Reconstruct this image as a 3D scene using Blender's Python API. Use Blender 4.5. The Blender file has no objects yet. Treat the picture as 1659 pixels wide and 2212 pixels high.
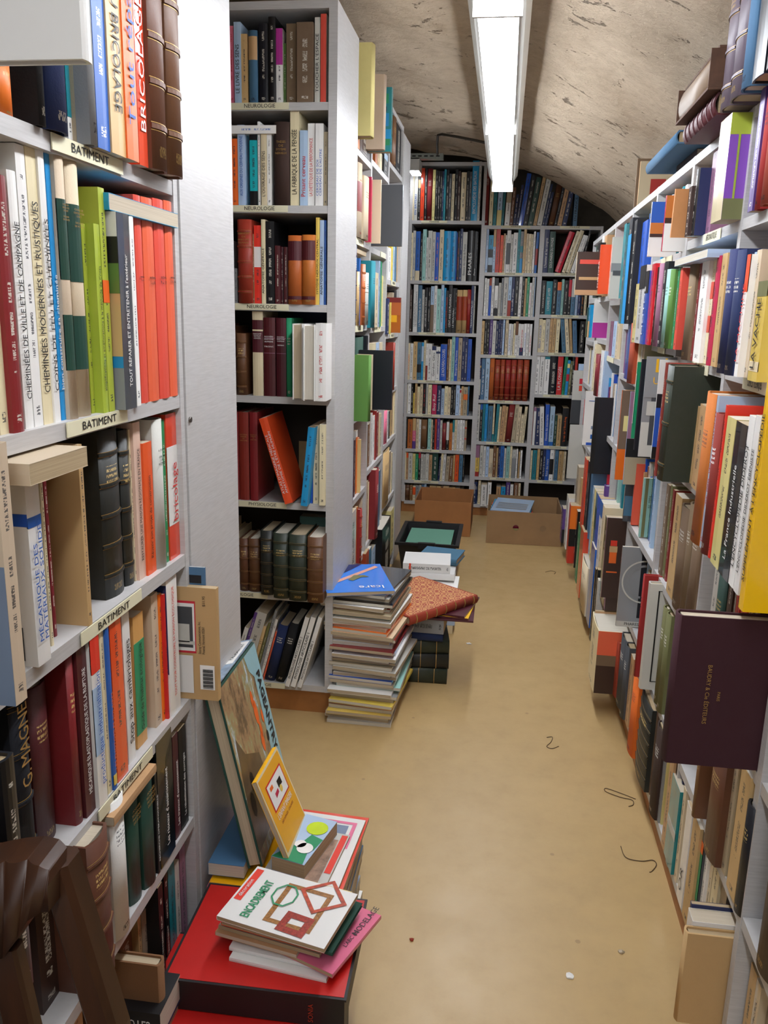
import bpy, bmesh, math, random, re
import numpy as np
from mathutils import Matrix, Vector
random.seed(7)
SC = bpy.context.scene
COL = SC.collection
# ------------------------------------------------------------------ camera
W_PX, H_PX = 1659.0, 2212.0
F_PX = 1800.0
CX, CY = 829.5, 1106.0
CAM_H = 1.10
def _rig():
    va = np.array([1092.0 - CX, 682.0 - CY]); vd = np.array([-185.0, 7924.0])
    a = np.array([va[0], -va[1], -F_PX]); a /= np.linalg.norm(a)
    vv = vd * (-F_PX * F_PX / (va @ vd))
    up = -np.array([vv[0], -vv[1], -F_PX]); up /= np.linalg.norm(up)
    return np.array([np.cross(a, up), a, up])
RM = _rig()
CC = np.array([0.0, 0.0, CAM_H])
cam_d = bpy.data.cameras.new('camera'); cam = bpy.data.objects.new('camera', cam_d); COL.objects.link(cam)
cam_d.sensor_fit = 'HORIZONTAL'; cam_d.sensor_width = 36.0; cam_d.lens = F_PX / W_PX * 36.0
cam_d.clip_start = 0.02; cam_d.clip_end = 50
m4 = Matrix(RM.tolist()).to_4x4(); m4.translation = Vector(CC.tolist()); cam.matrix_world = m4
SC.camera = cam
SC.view_settings.view_transform = 'Standard'
SC.view_settings.look = 'None'
SC.view_settings.gamma = 1.0
SC.view_settings.use_curve_mapping = False
SC.view_settings.exposure = 1.06
# ------------------------------------------------------------------ world and the light the cellar's lamps give
wd = bpy.data.worlds.new('world'); SC.world = wd; wd.use_nodes = True
wd.node_tree.nodes['Background'].inputs[0].default_value = (0.93, 0.96, 1.0, 1)
wd.node_tree.nodes['Background'].inputs[1].default_value = 0.42
LAMP_STRENGTH = 17.0   # radiance of the fluorescent diffusers (the lamps' own builder uses it)

# ------------------------------------------------------------------ pixel readings -> points on the real planes of the room
def ray(px, py): return RM @ np.array([px - CX, CY - py, -F_PX])
def on_z(px, py, z): r = ray(px, py); return CC + r * ((z - CAM_H) / r[2])
def on_x(px, py, x): r = ray(px, py); return CC + r * (x / r[0])
def on_y(px, py, y): r = ray(px, py); return CC + r * (y / r[1])
def proj(w):
    c = RM.T @ (np.array(w, float) - CC); return CX + F_PX * c[0] / -c[2], CY - F_PX * c[1] / -c[2]
def solve_px(A, u, px):
    c = RM.T @ (A - CC); e = RM.T @ u; q = px - CX
    return (q * -c[2] - c[0] * F_PX) / (e[0] * F_PX + q * e[2])
def solve_py(A, u, py):
    c = RM.T @ (A - CC); e = RM.T @ u; q = CY - py
    return (q * -c[2] - c[1] * F_PX) / (e[1] * F_PX + q * e[2])

# ------------------------------------------------------------------ colours
def lin(r, g, b):
    f = lambda v: (v / 12.92 if v <= 0.04045 else ((v + 0.055) / 1.055) ** 2.4)
    return (f(r / 255), f(g / 255), f(b / 255), 1)
PAL = {  # code: (word, rgb)
 'w': ('white', (232, 230, 226)), 'c': ('cream', (224, 208, 172)), 'lg': ('pale grey', (198, 196, 188)), 'g': ('grey', (138, 140, 142)),
 'dg': ('dark grey', (70, 72, 76)), 'k': ('black', (15, 14, 16)), 'n': ('navy', (28, 42, 86)), 'b': ('blue', (34, 92, 178)),
 'sb': ('bright blue', (30, 148, 205)), 'lb': ('pale blue', (172, 196, 222)), 'st': ('steel blue', (72, 112, 142)), 't': ('teal', (30, 130, 140)),
 'gn': ('green', (38, 140, 92)), 'dgn': ('dark green', (28, 66, 54)), 'lm': ('lime green', (168, 182, 62)), 'r': ('red', (206, 46, 40)),
 'br2': ('bright red', (226, 58, 38)), 'dr': ('dark red', (128, 32, 34)), 'ma': ('maroon', (78, 26, 34)), 'o': ('orange', (236, 106, 34)),
 'tn': ('tan', (198, 160, 112)), 'be': ('beige', (176, 160, 134)), 'br': ('brown', (122, 84, 52)), 'dbr': ('dark brown', (58, 38, 30)),
 'y': ('yellow', (226, 196, 92)), 'by': ('bright yellow', (244, 184, 20)), 'pu': ('purple', (84, 58, 128)), 'pk': ('pink', (226, 116, 150)),
 'mt': ('mint', (150, 196, 186)), 'ol': ('olive', (112, 112, 70)), 'cr': ('crimson', (190, 36, 72)), 'rl': ('red leather', (158, 54, 36)),
 'ob': ('orange brown', (186, 98, 42)), 'kl': ('black leather', (34, 36, 32)), 'gl': ('green leather', (44, 52, 40)), 'bl': ('brown leather', (96, 58, 36)),
 'wl': ('worn brown', (120, 98, 76)), 'sal': ('salmon red', (222, 84, 66)), 'gm': ('grass green', (92, 132, 60)), 'mg': ('magenta', (176, 50, 150)),
 'vl': ('vellum', (206, 186, 160)), 'ly': ('pale yellow', (226, 210, 140)), 'lil': ('mauve', (150, 104, 130)), 'bk': ('blue black', (14, 17, 27)), 'ab': ('azure blue', (50, 126, 224)),
 'gy': ('grey blue', (120, 134, 158)), 'cb': ('cardboard', (168, 122, 76)), 'sg': ('sage green', (96, 146, 124)), 'vi': ('violet', (142, 82, 186)), 'gp': ('greyish purple', (104, 92, 104)), 'mx': ('dark maroon', (58, 20, 28)), 'sp': ('pale pink', (226, 190, 172)), 'fd': ('tan brown', (206, 148, 88)), 'tq': ('turquoise', (20, 178, 186)),
}
def rgb(c): return lin(*PAL[c][1])

# ------------------------------------------------------------------ materials
MATS = {}
def nodes_new(name):
    m = bpy.data.materials.new(name); m.use_nodes = True
    nt = m.node_tree; return m, nt, nt.nodes['Principled BSDF']
def N(nt, t, **kw):
    n = nt.nodes.new(t)
    for k, v in kw.items(): setattr(n, k, v)
    return n
def math_n(nt, op, a, b=None):
    n = nt.nodes.new('ShaderNodeMath'); n.operation = op
    for i, v in enumerate((a, b)):
        if v is None: continue
        if isinstance(v, (int, float)): n.inputs[i].default_value = v
        else: nt.links.new(v, n.inputs[i])
    return n.outputs[0]
def mixc(nt, fac, a, b):
    n = nt.nodes.new('ShaderNodeMix'); n.data_type = 'RGBA'
    for sock, v in ((n.inputs[0], fac), (n.inputs[6], a), (n.inputs[7], b)):
        if isinstance(v, (int, float)): sock.default_value = v
        elif isinstance(v, tuple): sock.default_value = v
        else: nt.links.new(v, sock)
    return n.outputs[2]
def noise(nt, vec, scale, detail=3, rough=0.6):
    n = N(nt, 'ShaderNodeTexNoise'); n.inputs['Scale'].default_value = scale; n.inputs['Detail'].default_value = detail
    n.inputs['Roughness'].default_value = rough
    if vec is not None: nt.links.new(vec, n.inputs['Vector'])
    return n.outputs[0]
def bump(nt, b, h, strength, dist=0.001):
    n = N(nt, 'ShaderNodeBump'); n.inputs['Strength'].default_value = strength; n.inputs['Distance'].default_value = dist
    nt.links.new(h, n.inputs['Height']); nt.links.new(n.outputs[0], b.inputs['Normal'])
def plain(name, col, rough=0.5, var=0.06, scale=30, metal=0.0, bmp=0.0):
    key = (name,)
    if key in MATS: return MATS[key]
    m, nt, b = nodes_new(name)
    tc = N(nt, 'ShaderNodeTexCoord')
    nz = noise(nt, tc.outputs['Object'], scale)
    dark = tuple(c * (1 - var * 2.5) for c in col[:3]) + (1,)
    lite = tuple(min(1, c * (1 + var)) for c in col[:3]) + (1,)
    nt.links.new(mixc(nt, nz, dark, lite), b.inputs['Base Color'])
    b.inputs['Roughness'].default_value = rough; b.inputs['Metallic'].default_value = metal
    if bmp: bump(nt, b, nz, bmp)
    MATS[key] = m; return m
def book_attrs(nt):
    """each book carries its own coordinates and its own number, so that it looks the same wherever it stands"""
    r = []
    for nm, so_ in (('bco', 'Vector'), ('bgen', 'Vector'), ('seed', 'Fac')):
        a = N(nt, 'ShaderNodeAttribute'); a.attribute_name = nm; r.append(a.outputs[so_])
    return r
def cover_mat(code, finish='P', ink=None):
    """book cover cloth / paper / leather with small unreadable print on the spine"""
    key = ('cover', code, finish, ink)
    if key in MATS: return MATS[key]
    m, nt, b = nodes_new(f"{PAL[code][0].replace(' ', '_')}_cover")
    base = rgb(code)
    ob_co, ob_gen, rnd = book_attrs(nt)
    so = N(nt, 'ShaderNodeSeparateXYZ'); nt.links.new(ob_co, so.inputs[0])
    sg = N(nt, 'ShaderNodeSeparateXYZ'); nt.links.new(ob_gen, sg.inputs[0])
    hs = N(nt, 'ShaderNodeHueSaturation'); hs.inputs['Color'].default_value = base
    nt.links.new(math_n(nt, 'ADD', math_n(nt, 'MULTIPLY', rnd, 0.02), 0.49), hs.inputs['Hue'])
    r2 = math_n(nt, 'FRACT', math_n(nt, 'MULTIPLY', rnd, 17.3))
    nt.links.new(math_n(nt, 'ADD', math_n(nt, 'MULTIPLY', r2, 0.26), 0.87), hs.inputs['Value'])
    wear_scale = {'L': 60, 'C': 40}.get(finish, 18)
    wear = noise(nt, ob_co, wear_scale, 4, 0.65)
    worn = {'L': 0.55, 'C': 0.25, 'W': 0.9}.get(finish, 0.12)
    lum = sum(base[:3]) / 3
    wcol = tuple(c * (0.55 if lum > 0.1 else 1.0) + (0.0 if lum > 0.1 else 0.03) for c in base[:3]) + (1,)
    fac = math_n(nt, 'MULTIPLY', math_n(nt, 'POWER', wear, 2.2), worn)
    colr = mixc(nt, fac, hs.outputs[0], wcol)
    if ink is None and finish == 'L': ink = 'gold'
    if ink != 'none':
        ic = {None: (0.03, 0.03, 0.04, 1) if lum > 0.13 else (0.62, 0.58, 0.5, 1), 'gold': (0.55, 0.38, 0.13, 1), 'w': (0.8, 0.8, 0.78, 1),
              'r': (0.5, 0.03, 0.03, 1), 'k': (0.02, 0.02, 0.02, 1), 'b': (0.05, 0.16, 0.5, 1), 'o': (0.8, 0.2, 0.02, 1)}[ink]
        # spine only: object y near zero
        spine = math_n(nt, 'LESS_THAN', so.outputs[1], 0.0012)
        # a title line that runs up the spine
        seed = math_n(nt, 'MULTIPLY', rnd, 91.0)
        zz = math_n(nt, 'ADD', math_n(nt, 'MULTIPLY', so.outputs[2], 1.0), seed)
        cb = N(nt, 'ShaderNodeCombineXYZ'); nt.links.new(zz, cb.inputs[2]); nt.links.new(math_n(nt, 'MULTIPLY', so.outputs[0], 1.0), cb.inputs[0])
        horiz = finish in 'LC'      # bound volumes carry short lines across the spine, paperbacks one line along it
        ms = N(nt, 'ShaderNodeMapping'); ms.inputs['Scale'].default_value = (760, 1, 200) if horiz else (170, 1, 640); nt.links.new(cb.outputs[0], ms.inputs[0])
        letters = math_n(nt, 'GREATER_THAN', noise(nt, ms.outputs[0], 1.0, 1, 0.5), 0.49)
        r3 = math_n(nt, 'FRACT', math_n(nt, 'MULTIPLY', rnd, 7.7))
        z0 = math_n(nt, 'ADD', math_n(nt, 'MULTIPLY', r2, 0.2), 0.12)
        if horiz:
            words = math_n(nt, 'LESS_THAN', math_n(nt, 'FRACT', math_n(nt, 'MULTIPLY', zz, 150.0)), 0.55)
            band = math_n(nt, 'LESS_THAN', math_n(nt, 'ABSOLUTE', math_n(nt, 'SUBTRACT', sg.outputs[0], 0.5)), 0.27)
            c1 = math_n(nt, 'ADD', math_n(nt, 'MULTIPLY', r3, 0.06), 0.70)
            zin = math_n(nt, 'LESS_THAN', math_n(nt, 'ABSOLUTE', math_n(nt, 'SUBTRACT', sg.outputs[2], c1)), 0.055)
        else:
            cb2 = N(nt, 'ShaderNodeCombineXYZ'); nt.links.new(zz, cb2.inputs[2])
            words = math_n(nt, 'GREATER_THAN', noise(nt, cb2.outputs[0], 38, 1, 0.5), 0.46)
            hw = math_n(nt, 'ADD', math_n(nt, 'MULTIPLY', r3, 0.09), 0.11)
            band = math_n(nt, 'LESS_THAN', math_n(nt, 'ABSOLUTE', math_n(nt, 'SUBTRACT', sg.outputs[0], 0.5)), hw)
            zin = math_n(nt, 'MULTIPLY', math_n(nt, 'GREATER_THAN', sg.outputs[2], z0), math_n(nt, 'LESS_THAN', sg.outputs[2], 0.9))
        mask = math_n(nt, 'MULTIPLY', math_n(nt, 'MULTIPLY', letters, words), math_n(nt, 'MULTIPLY', band, zin))
        # a publisher's mark at the foot
        foot = math_n(nt, 'MULTIPLY', math_n(nt, 'LESS_THAN', math_n(nt, 'ABSOLUTE', math_n(nt, 'SUBTRACT', sg.outputs[2], 0.06)), 0.018),
                      math_n(nt, 'LESS_THAN', math_n(nt, 'ABSOLUTE', math_n(nt, 'SUBTRACT', sg.outputs[0], 0.5)), 0.2))
        mask = math_n(nt, 'MULTIPLY', math_n(nt, 'MAXIMUM', mask, math_n(nt, 'MULTIPLY', foot, letters)), spine)
        colr = mixc(nt, math_n(nt, 'MULTIPLY', mask, 0.85), colr, ic)
    nt.links.new(colr, b.inputs['Base Color'])
    b.inputs['Roughness'].default_value = {'P': 0.42, 'G': 0.18, 'C': 0.85, 'H': 0.35, 'L': 0.48, 'W': 0.8}[finish]
    if finish in 'LCW': bump(nt, b, noise(nt, ob_co, 420 if finish == 'C' else 160, 2), 0.35, 0.0006)
    if finish == 'G': b.inputs['Coat Weight'].default_value = 0.3
    MATS[key] = m; return m
def paper_mat():
    if 'paper' in MATS: return MATS['paper']
    m, nt, b = nodes_new('page_edges')
    ob_co, ob_gen, rnd = book_attrs(nt); mp = N(nt, 'ShaderNodeMapping'); mp.inputs['Scale'].default_value = (900, 6, 6)
    nt.links.new(ob_co, mp.inputs[0])
    nz = noise(nt, mp.outputs[0], 1.0, 2)
    a = mixc(nt, rnd, lin(226, 220, 206), lin(200, 178, 138))
    d = mixc(nt, rnd, lin(176, 168, 152), lin(140, 114, 80))
    nt.links.new(mixc(nt, nz, d, a), b.inputs['Base Color']); b.inputs['Roughness'].default_value = 0.8
    MATS['paper'] = m; return m
def flat_mat(code, rough=0.5): return plain('ink_' + PAL[code][0].replace(' ', '_') + ('' if rough == 0.5 else '_gloss'), rgb(code), rough, 0.05, 60)
def gold_mat():
    return plain('gilt', lin(190, 150, 84), 0.38, 0.2, 200, 0.35)

# ------------------------------------------------------------------ mesh helpers
SEED = [0.137]
class MB:
    def __init__(s): s.v = []; s.f = []; s.m = []; s.sm = []
    def poly(s, idx, m=0, smooth=False): s.f.append(idx); s.m.append(m); s.sm.append(smooth)
    def box(s, a, b, m=0):
        x0, y0, z0 = a; x1, y1, z1 = b; i = len(s.v)
        s.v += [(x0, y0, z0), (x1, y0, z0), (x1, y1, z0), (x0, y1, z0), (x0, y0, z1), (x1, y0, z1), (x1, y1, z1), (x0, y1, z1)]
        for q in ((3, 2, 1, 0), (4, 5, 6, 7), (0, 1, 5, 4), (1, 2, 6, 5), (2, 3, 7, 6), (3, 0, 4, 7)): s.poly([i + k for k in q], m)
    def obox(s, c, size, mat3, m=0):
        i = len(s.v); n0 = len(s.f)
        s.box([-k / 2 for k in size], [k / 2 for k in size], m)
        for k in range(i, len(s.v)): s.v[k] = tuple(Vector(c) + mat3 @ Vector(s.v[k]))
    def prism(s, pts, z0, z1, m=0, mside=None, mcap=None, smooth=False):
        i = len(s.v); n = len(pts)
        s.v += [(x, y, z0) for x, y in pts] + [(x, y, z1) for x, y in pts]
        s.poly([i + k for k in range(n)][::-1], m if mcap is None else mcap); s.poly([i + n + k for k in range(n)], m if mcap is None else mcap)
        for k in range(n):
            mm = m if mside is None else mside[k]
            s.poly([i + k, i + (k + 1) % n, i + n + (k + 1) % n, i + n + k], mm, smooth)
    def tube(s, pts, r, m=0, n=8):
        pts = [Vector(p) for p in pts]; i = len(s.v); rr = r if isinstance(r, (list, tuple)) else [r] * len(pts)
        for k, p in enumerate(pts):
            t = (pts[min(k + 1, len(pts) - 1)] - pts[max(k - 1, 0)]).normalized()
            a = t.orthogonal().normalized() if k == 0 else (pa - t * pa.dot(t)).normalized()
            pa = a; bb = t.cross(a)
            for j in range(n):
                th = 2 * math.pi * j / n; s.v.append(tuple(p + (a * math.cos(th) + bb * math.sin(th)) * rr[k]))
        for k in range(len(pts) - 1):
            for j in range(n): s.poly([i + k * n + j, i + k * n + (j + 1) % n, i + (k + 1) * n + (j + 1) % n, i + (k + 1) * n + j], m, True)
        s.poly([i + j for j in range(n)][::-1], m); e = i + (len(pts) - 1) * n; s.poly([e + j for j in range(n)], m)
    def mesh(s, name, mats):
        me = bpy.data.meshes.new(name); me.from_pydata(s.v, [], s.f)
        for m in mats: me.materials.append(m)
        me.polygons.foreach_set('material_index', s.m); me.polygons.foreach_set('use_smooth', s.sm)
        co = np.array(s.v, dtype=np.float32).reshape(-1, 3); lo = co.min(0); sp = np.maximum(co.max(0) - lo, 1e-6)
        SEED[0] = (SEED[0] * 0.754877666 + 0.3819660113) % 1.0
        a = me.attributes.new('bco', 'FLOAT_VECTOR', 'POINT'); a.data.foreach_set('vector', co.ravel())
        a = me.attributes.new('bgen', 'FLOAT_VECTOR', 'POINT'); a.data.foreach_set('vector', ((co - lo) / sp).ravel())
        a = me.attributes.new('seed', 'FLOAT', 'POINT'); a.data.foreach_set('value', np.full(len(co), SEED[0], dtype=np.float32))
        me.update(); return me
    def build(s, name, mats, parent=None, mw=None):
        if not isinstance(mats, (list, tuple)): mats = [mats]
        o = bpy.data.objects.new(name, s.mesh(name, mats)); COL.objects.link(o)
        if parent: o.parent = parent
        if mw is not None: o.matrix_local = mw
        return o
def empty(name, mw=None):
    o = bpy.data.objects.new(name, None); COL.objects.link(o); o.empty_display_size = 0.05
    if mw is not None: o.matrix_world = mw
    return o
def tag(o, label, cat, group=None, kind=None):
    if label: o['label'] = label
    if cat: o['category'] = cat
    if group: o['group'] = group
    if kind: o['kind'] = kind
    return o
def frame(o, x, y=None, z=None):
    """4x4 from origin and axes"""
    x = Vector(x).normalized(); y = Vector(y).normalized(); z = x.cross(y)
    m = Matrix((x, y, z)).transposed().to_4x4(); m.translation = Vector(o); return m
def text(s, parent, origin, xdir, ydir, size, mat, maxw=None, align='LEFT', bold=0.0, name='title', lift=0.0004):
    c = bpy.data.curves.new(name, 'FONT'); c.body = s; c.size = size; c.align_x = align; c.align_y = 'CENTER'; c.offset = bold * size
    c.resolution_u = 2; c.extrude = 0.00005; c.materials.append(mat)
    o = bpy.data.objects.new(name, c); COL.objects.link(o); o.parent = parent
    m = frame(origin, xdir, ydir); m.translation += m.to_3x3().col[2] * lift
    if maxw:
        wid = max(sum({'I': .3, ' ': .3, 'M': .85, 'W': .95, "'": .25, 'i': .27, 'l': .27, 't': .35}.get(ch, 0.66 if ch.isupper() else 0.56) for ch in ln) for ln in s.split('\n')) * size
        k = maxw / wid
        if k < 1 or k > 1.3: m = m @ Matrix.Diagonal((min(k, 1.4), 1, 1, 1))
    o.matrix_local = m; return o
def prop_text(s, o, xd, yd, size, mat, **kw): return text(s, o[0], o[1], xd, yd, size, mat, **kw)
# ------------------------------------------------------------------ books
def spine_pts(w, fin):
    if fin in 'LC': b, n = min(0.18 * w, 0.006), 7
    elif fin == 'H': b, n = min(0.10 * w, 0.003), 5
    else: b, n = 0.0005, 3
    return [(w * k / (n - 1), -b * (1 - (2 * k / (n - 1) - 1) ** 2)) for k in range(n)], b
def cover_geo(mb, w, d, h, fin, rings):
    sp, b = spine_pts(w, fin)
    t = 0.0028 if fin in 'LCH' else 0.0006
    t = min(t, w * 0.2)
    outer = [(0, d)] + sp + [(w, d)]
    k = (w - 2 * t) / w
    inner = [(t, d)] + [(t + x * k, y + t) for x, y in sp] + [(w - t, d)]
    i = len(mb.v); n = len(outer)
    for z in (0, h):
        mb.v += [(x, y, z) for x, y in outer] + [(x, y, z) for x, y in inner]
    B = 2 * n; sm = fin in 'LC'
    for q in range(n - 1):
        isp = sm and 0 < q < n - 2
        mb.poly([i + q, i + q + 1, i + B + q + 1, i + B + q], 0, isp)
        mb.poly([i + n + q + 1, i + n + q, i + B + n + q, i + B + n + q + 1], 0)
        mb.poly([i + q + 1, i + q, i + n + q, i + n + q + 1], 0)
        mb.poly([i + B + q, i + B + q + 1, i + B + n + q + 1, i + B + n + q], 0)
    for e in (0, n - 1):
        a = [i + e, i + B + e, i + B + n + e, i + n + e]
        mb.poly(a if e else a[::-1], 0)
    for (f0, f1, bl, mi) in rings:
        lift = 0.0004 + bl
        out = [(x + (lift if k == len(sp) - 1 else -lift if k == 0 else 0) * (0.0 if bl == 0 else 0.5), y - lift) for k, (x, y) in enumerate(sp)]
        inn = [(x, y + 0.001) for x, y in sp][::-1]
        mb.prism(out + inn, f0 * h, f1 * h, mi)
def pages_geo(mb, w, d, h, fin, m=0):
    hb = fin in 'LCH'
    t = min(0.0028 if hb else 0.0006, w * 0.2); r = 0.0032 if hb else 0.0002
    mb.box((t, t, r), (w - t, d - (r if hb else 0), h - r), m)
def leather_rings(nb=5, lab=None, lab2=None):
    R = []
    for k in range(nb):
        f = 0.14 + 0.72 * k / (nb - 1)
        R += [(f - 0.008, f + 0.008, 0.0014, 'self'), (f - 0.014, f - 0.011, 0, 'gilt'), (f + 0.011, f + 0.014, 0, 'gilt')]
    if lab: f = 0.14 + 0.72 * (nb - 2) / (nb - 1); R.append((f - 0.72 / (nb - 1) + 0.018 + 0.0, f - 0.018, 0, lab)) if False else R.append((0.14 + 0.72 * (nb - 2) / (nb - 1) + 0.018, 0.14 + 0.72 - 0.018, 0, lab))
    return R
def pages_mat(code=None):
    return paper_mat() if not code else flat_mat(code)
NBOOK = [0]
def book(w, d, h, code, fin, mw, rings=(), ink=None, detail=False, name='book', parent=None):
    """one book: origin at the foot of the spine's left edge, spine facing local -y"""
    NBOOK[0] += 1
    w = max(w, 0.003)
    mats = [cover_mat(code, fin, ink)]; rr = []; names = {'self': 0}
    if not detail: mats.append(paper_mat())
    for (a, b_, bl, mc) in rings:
        if mc not in names:
            names[mc] = len(mats)
            mats.append(gold_mat() if mc == 'gilt' else cover_mat(mc, 'P', 'none'))
        rr.append((a, b_, bl, names[mc]))
    mb = MB(); cover_geo(mb, w, d, h, fin, rr)
    if not detail:
        pages_geo(mb, w, d, h, fin, 1)
        o = mb.build(name, mats); o.matrix_world = mw; return o
    root = empty(name, mw)
    mb.build('cover', mats, root)
    pb = MB(); pages_geo(pb, w, d, h, fin); pb.build('pages', paper_mat(), root)
    return root
INK = {'w': 'w', 'k': 'k', 'r': 'r', 'b': 'b', 'gold': 'gilt', 'o': 'o'}
def ink_mat(c): return gold_mat() if c == 'gold' else flat_mat(c)
def spine_text(root, s, w, h, b, col, mode='up', z0=0.12, z1=0.88, lift=0.0006, size=None):
    L = (z1 - z0) * h
    if mode in ('up', 'down'):
        lines = s.split('/')
        sz = size or min(w * 0.80 / len(lines), L / (0.42 * max(len(l) for l in lines)), 0.024)
        for k, ln in enumerate(lines):
            off = (k - (len(lines) - 1) / 2) * sz * 1.0
            if mode == 'up': text(ln, root, (w / 2 + off, -b - lift, z0 * h), (0, 0, 1), (-1, 0, 0), sz, ink_mat(col), maxw=L)
            else: text(ln, root, (w / 2 - off, -b - lift, z1 * h), (0, 0, -1), (1, 0, 0), sz, ink_mat(col), maxw=L)
    else:  # 'h' horizontal stacked lines
        lines = s.split('/')
        sz = size or min(w * 1.35 / max(3, max(len(l) for l in lines)), 0.02)
        for k, ln in enumerate(lines):
            if not ln: continue
            text(ln, root, (w / 2, -b - lift - 0.0002, z1 * h - k * sz * 1.2), (1, 0, 0), (0, 0, 1), sz, ink_mat(col), maxw=w * 0.82, align='CENTER')

class Unit:
    """a run of shelves: front line origin, direction to the viewer's right (u), direction into the shelf (v)"""
    def __init__(s, origin, u, v, where, depth=0.2, detail=False):
        s.o = np.array(origin, float); s.u = np.array(u, float); s.v = np.array(v, float); s.where = where; s.depth = depth; s.detail = detail
    def at(s, px, z, p=0.0):
        A = s.o - s.v * p; A = A.copy(); A[2] = z
        return A + s.u * solve_px(A, s.u, px)
    def mat(s, pos, lean=0.0, yaw=0.0):
        m = Matrix((s.u.tolist(), s.v.tolist(), (0, 0, 1))).transposed().to_4x4(); m.translation = Vector(pos.tolist())
        return m @ Matrix.Rotation(math.radians(lean), 4, 'Y') @ Matrix.Rotation(math.radians(yaw), 4, 'Z')
ROWS = []
def row(unit, z, spec, shelf_name, group, crop=(0, 0, 1), p0=0.006, fin='P', hmax=None, jit=0.006, dmax=None):
    """spec items: 'x0 x1 ytop colour [opts] | TEXT | ink' separated by ';' (pixels read from the photograph in a crop)"""
    ox, oy, s = crop; out = []; prev = None
    for it in spec.replace('\n', ' ').split(';'):
        it = it.strip()
        if not it: continue
        parts = [q.strip() for q in it.split('|')]
        tk = parts[0].split(); x0, x1, yt = [float(q) for q in tk[:3]]; code = tk[3]; opts = tk[4:]
        x0 = ox + x0 / s; x1 = ox + x1 / s; yt = oy + yt / s
        lean = 0; p = None; f = fin; rings = []; ink = None; mode = 'up'; nm = 'book'; z0, z1 = 0.12, 0.88; yaw = 0; hh = None; dd = None; lift = 0; note = None; yb = None; arts = []
        for o in opts:
            if re.match(r'^l-?[\d.]+$', o): lean = float(o[1:])
            elif re.match(r'^p-?[\d.]+$', o): p = float(o[1:]) / 100
            elif re.match(r'^y-?[\d.]+$', o): yaw = float(o[1:])
            elif re.match(r'^h[\d.]+$', o): hh = float(o[1:]) / 100
            elif re.match(r'^d[\d.]+$', o): dd = float(o[1:]) / 100
            elif re.match(r'^z-?[\d.]+$', o): lift = float(o[1:]) / 100
            elif o in ('P', 'G', 'C', 'H', 'L', 'W'): f = o
            elif o.startswith('B:'): c, a, b_ = o[2:].split(','); rings.append((float(a), float(b_), 0, c))
            elif o.startswith('R'): rings += leather_rings(int(o[1:2] or 5), o[3:] or None)
            elif o.startswith('i:'): ink = o[2:]
            elif o in ('up', 'down', 'hz'): mode = 'h' if o == 'hz' else o
            elif o.startswith('t:'): z0, z1 = [float(q) for q in o[2:].split(',')]
            elif o.startswith('n:'): nm = o[2:]
            elif re.match(r'^Y-?[\d.]+$', o): yb = oy + float(o[1:]) / s
            elif o.startswith('A:'): arts.append(o[2:].split(','))
            elif o.startswith('q:'): note = o[2:].replace('_', ' ')
        if p is None: p = -p0 - random.random() * jit
        zb = z + lift
        if yb is not None: p = float(-((on_z(x0, yb, zb) - unit.o) @ unit.v)); p = min(max(p, -0.06), 0.16)
        A = unit.at(x0, zb, p); B = unit.at(x1, zb, p)
        w = float((B - A) @ unit.u)
        if prev is not None and abs(prev[1] - lean) < 3 and abs(prev[2] - p) < 0.03:
            ov = float((prev[0] - A) @ unit.u)
            if ov > 0: ov = min(ov, w * .55); A = A + unit.u * ov; w -= ov
        w = max(w - 0.0006, 0.004)
        cl = math.cos(math.radians(lean)); 
        if lean: w = w * cl
        upv = np.array([0, 0, 1.0]) + unit.u * math.tan(math.radians(lean))
        h = solve_py(A, upv, yt) / cl if hh is None else hh
        if hmax: h = min(h, hmax)
        if h < 0.03 or h > 0.6: print('ROW?', shelf_name, it[:30], 'h', round(h, 3), 'w', round(w, 3))
        if w > 0.09: print('WIDE', shelf_name, it[:30], round(w, 3))
        h = min(max(h, 0.05), 0.6)
        d = dd or min((dmax or unit.depth) + p * 0.5, max(0.10, h * random.uniform(0.62, 0.72)))
        if lean > 0:
            piv = A + unit.u * (w / cl)
            mw = unit.mat(piv, lean) @ Matrix.Translation((-w, 0, 0))
        else: mw = unit.mat(A, lean, yaw)
        txt = parts[1] if len(parts) > 1 else None
        if txt: ink = 'none'
        mid = [q for q in rings]
        bo = book(w, d, h, code, f, mw, mid, ink, unit.detail, nm)
        if txt:
            tc = parts[2] if len(parts) > 2 else ('k' if sum(rgb(code)[:3]) / 3 > .13 else 'w')
            spine_text(bo, txt, w, h, spine_pts(w, f)[1], tc, mode, z0, z1, lift=0.0008 + (0.0006 if mid else 0))
        for ka, a in enumerate(arts):
            ac, u0, u1, a0, a1 = a[0], *[float(q) for q in a[1:]]
            far = unit.u[1] < 0; X0 = w + 0.0002 + 0.0003 * ka if far else -0.0002 - 0.0003 * ka
            am = MB(); am.box((min(X0, X0 + (0.00028 if far else -0.00028)), u0 * d, a0 * h), (max(X0, X0 + (0.00028 if far else -0.00028)), u1 * d, a1 * h)); am.build('cover_print', cover_mat(ac, 'P', 'none'), bo)
        bo['group'] = group; bo['category'] = 'book'
        out.append(dict(o=bo, code=code, w=w, h=h, t=txt, f=f, lean=lean, p=p, note=note))
        prev = (A + unit.u * w, lean, p)
    ROWS.append((out, shelf_name))
    return out
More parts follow.
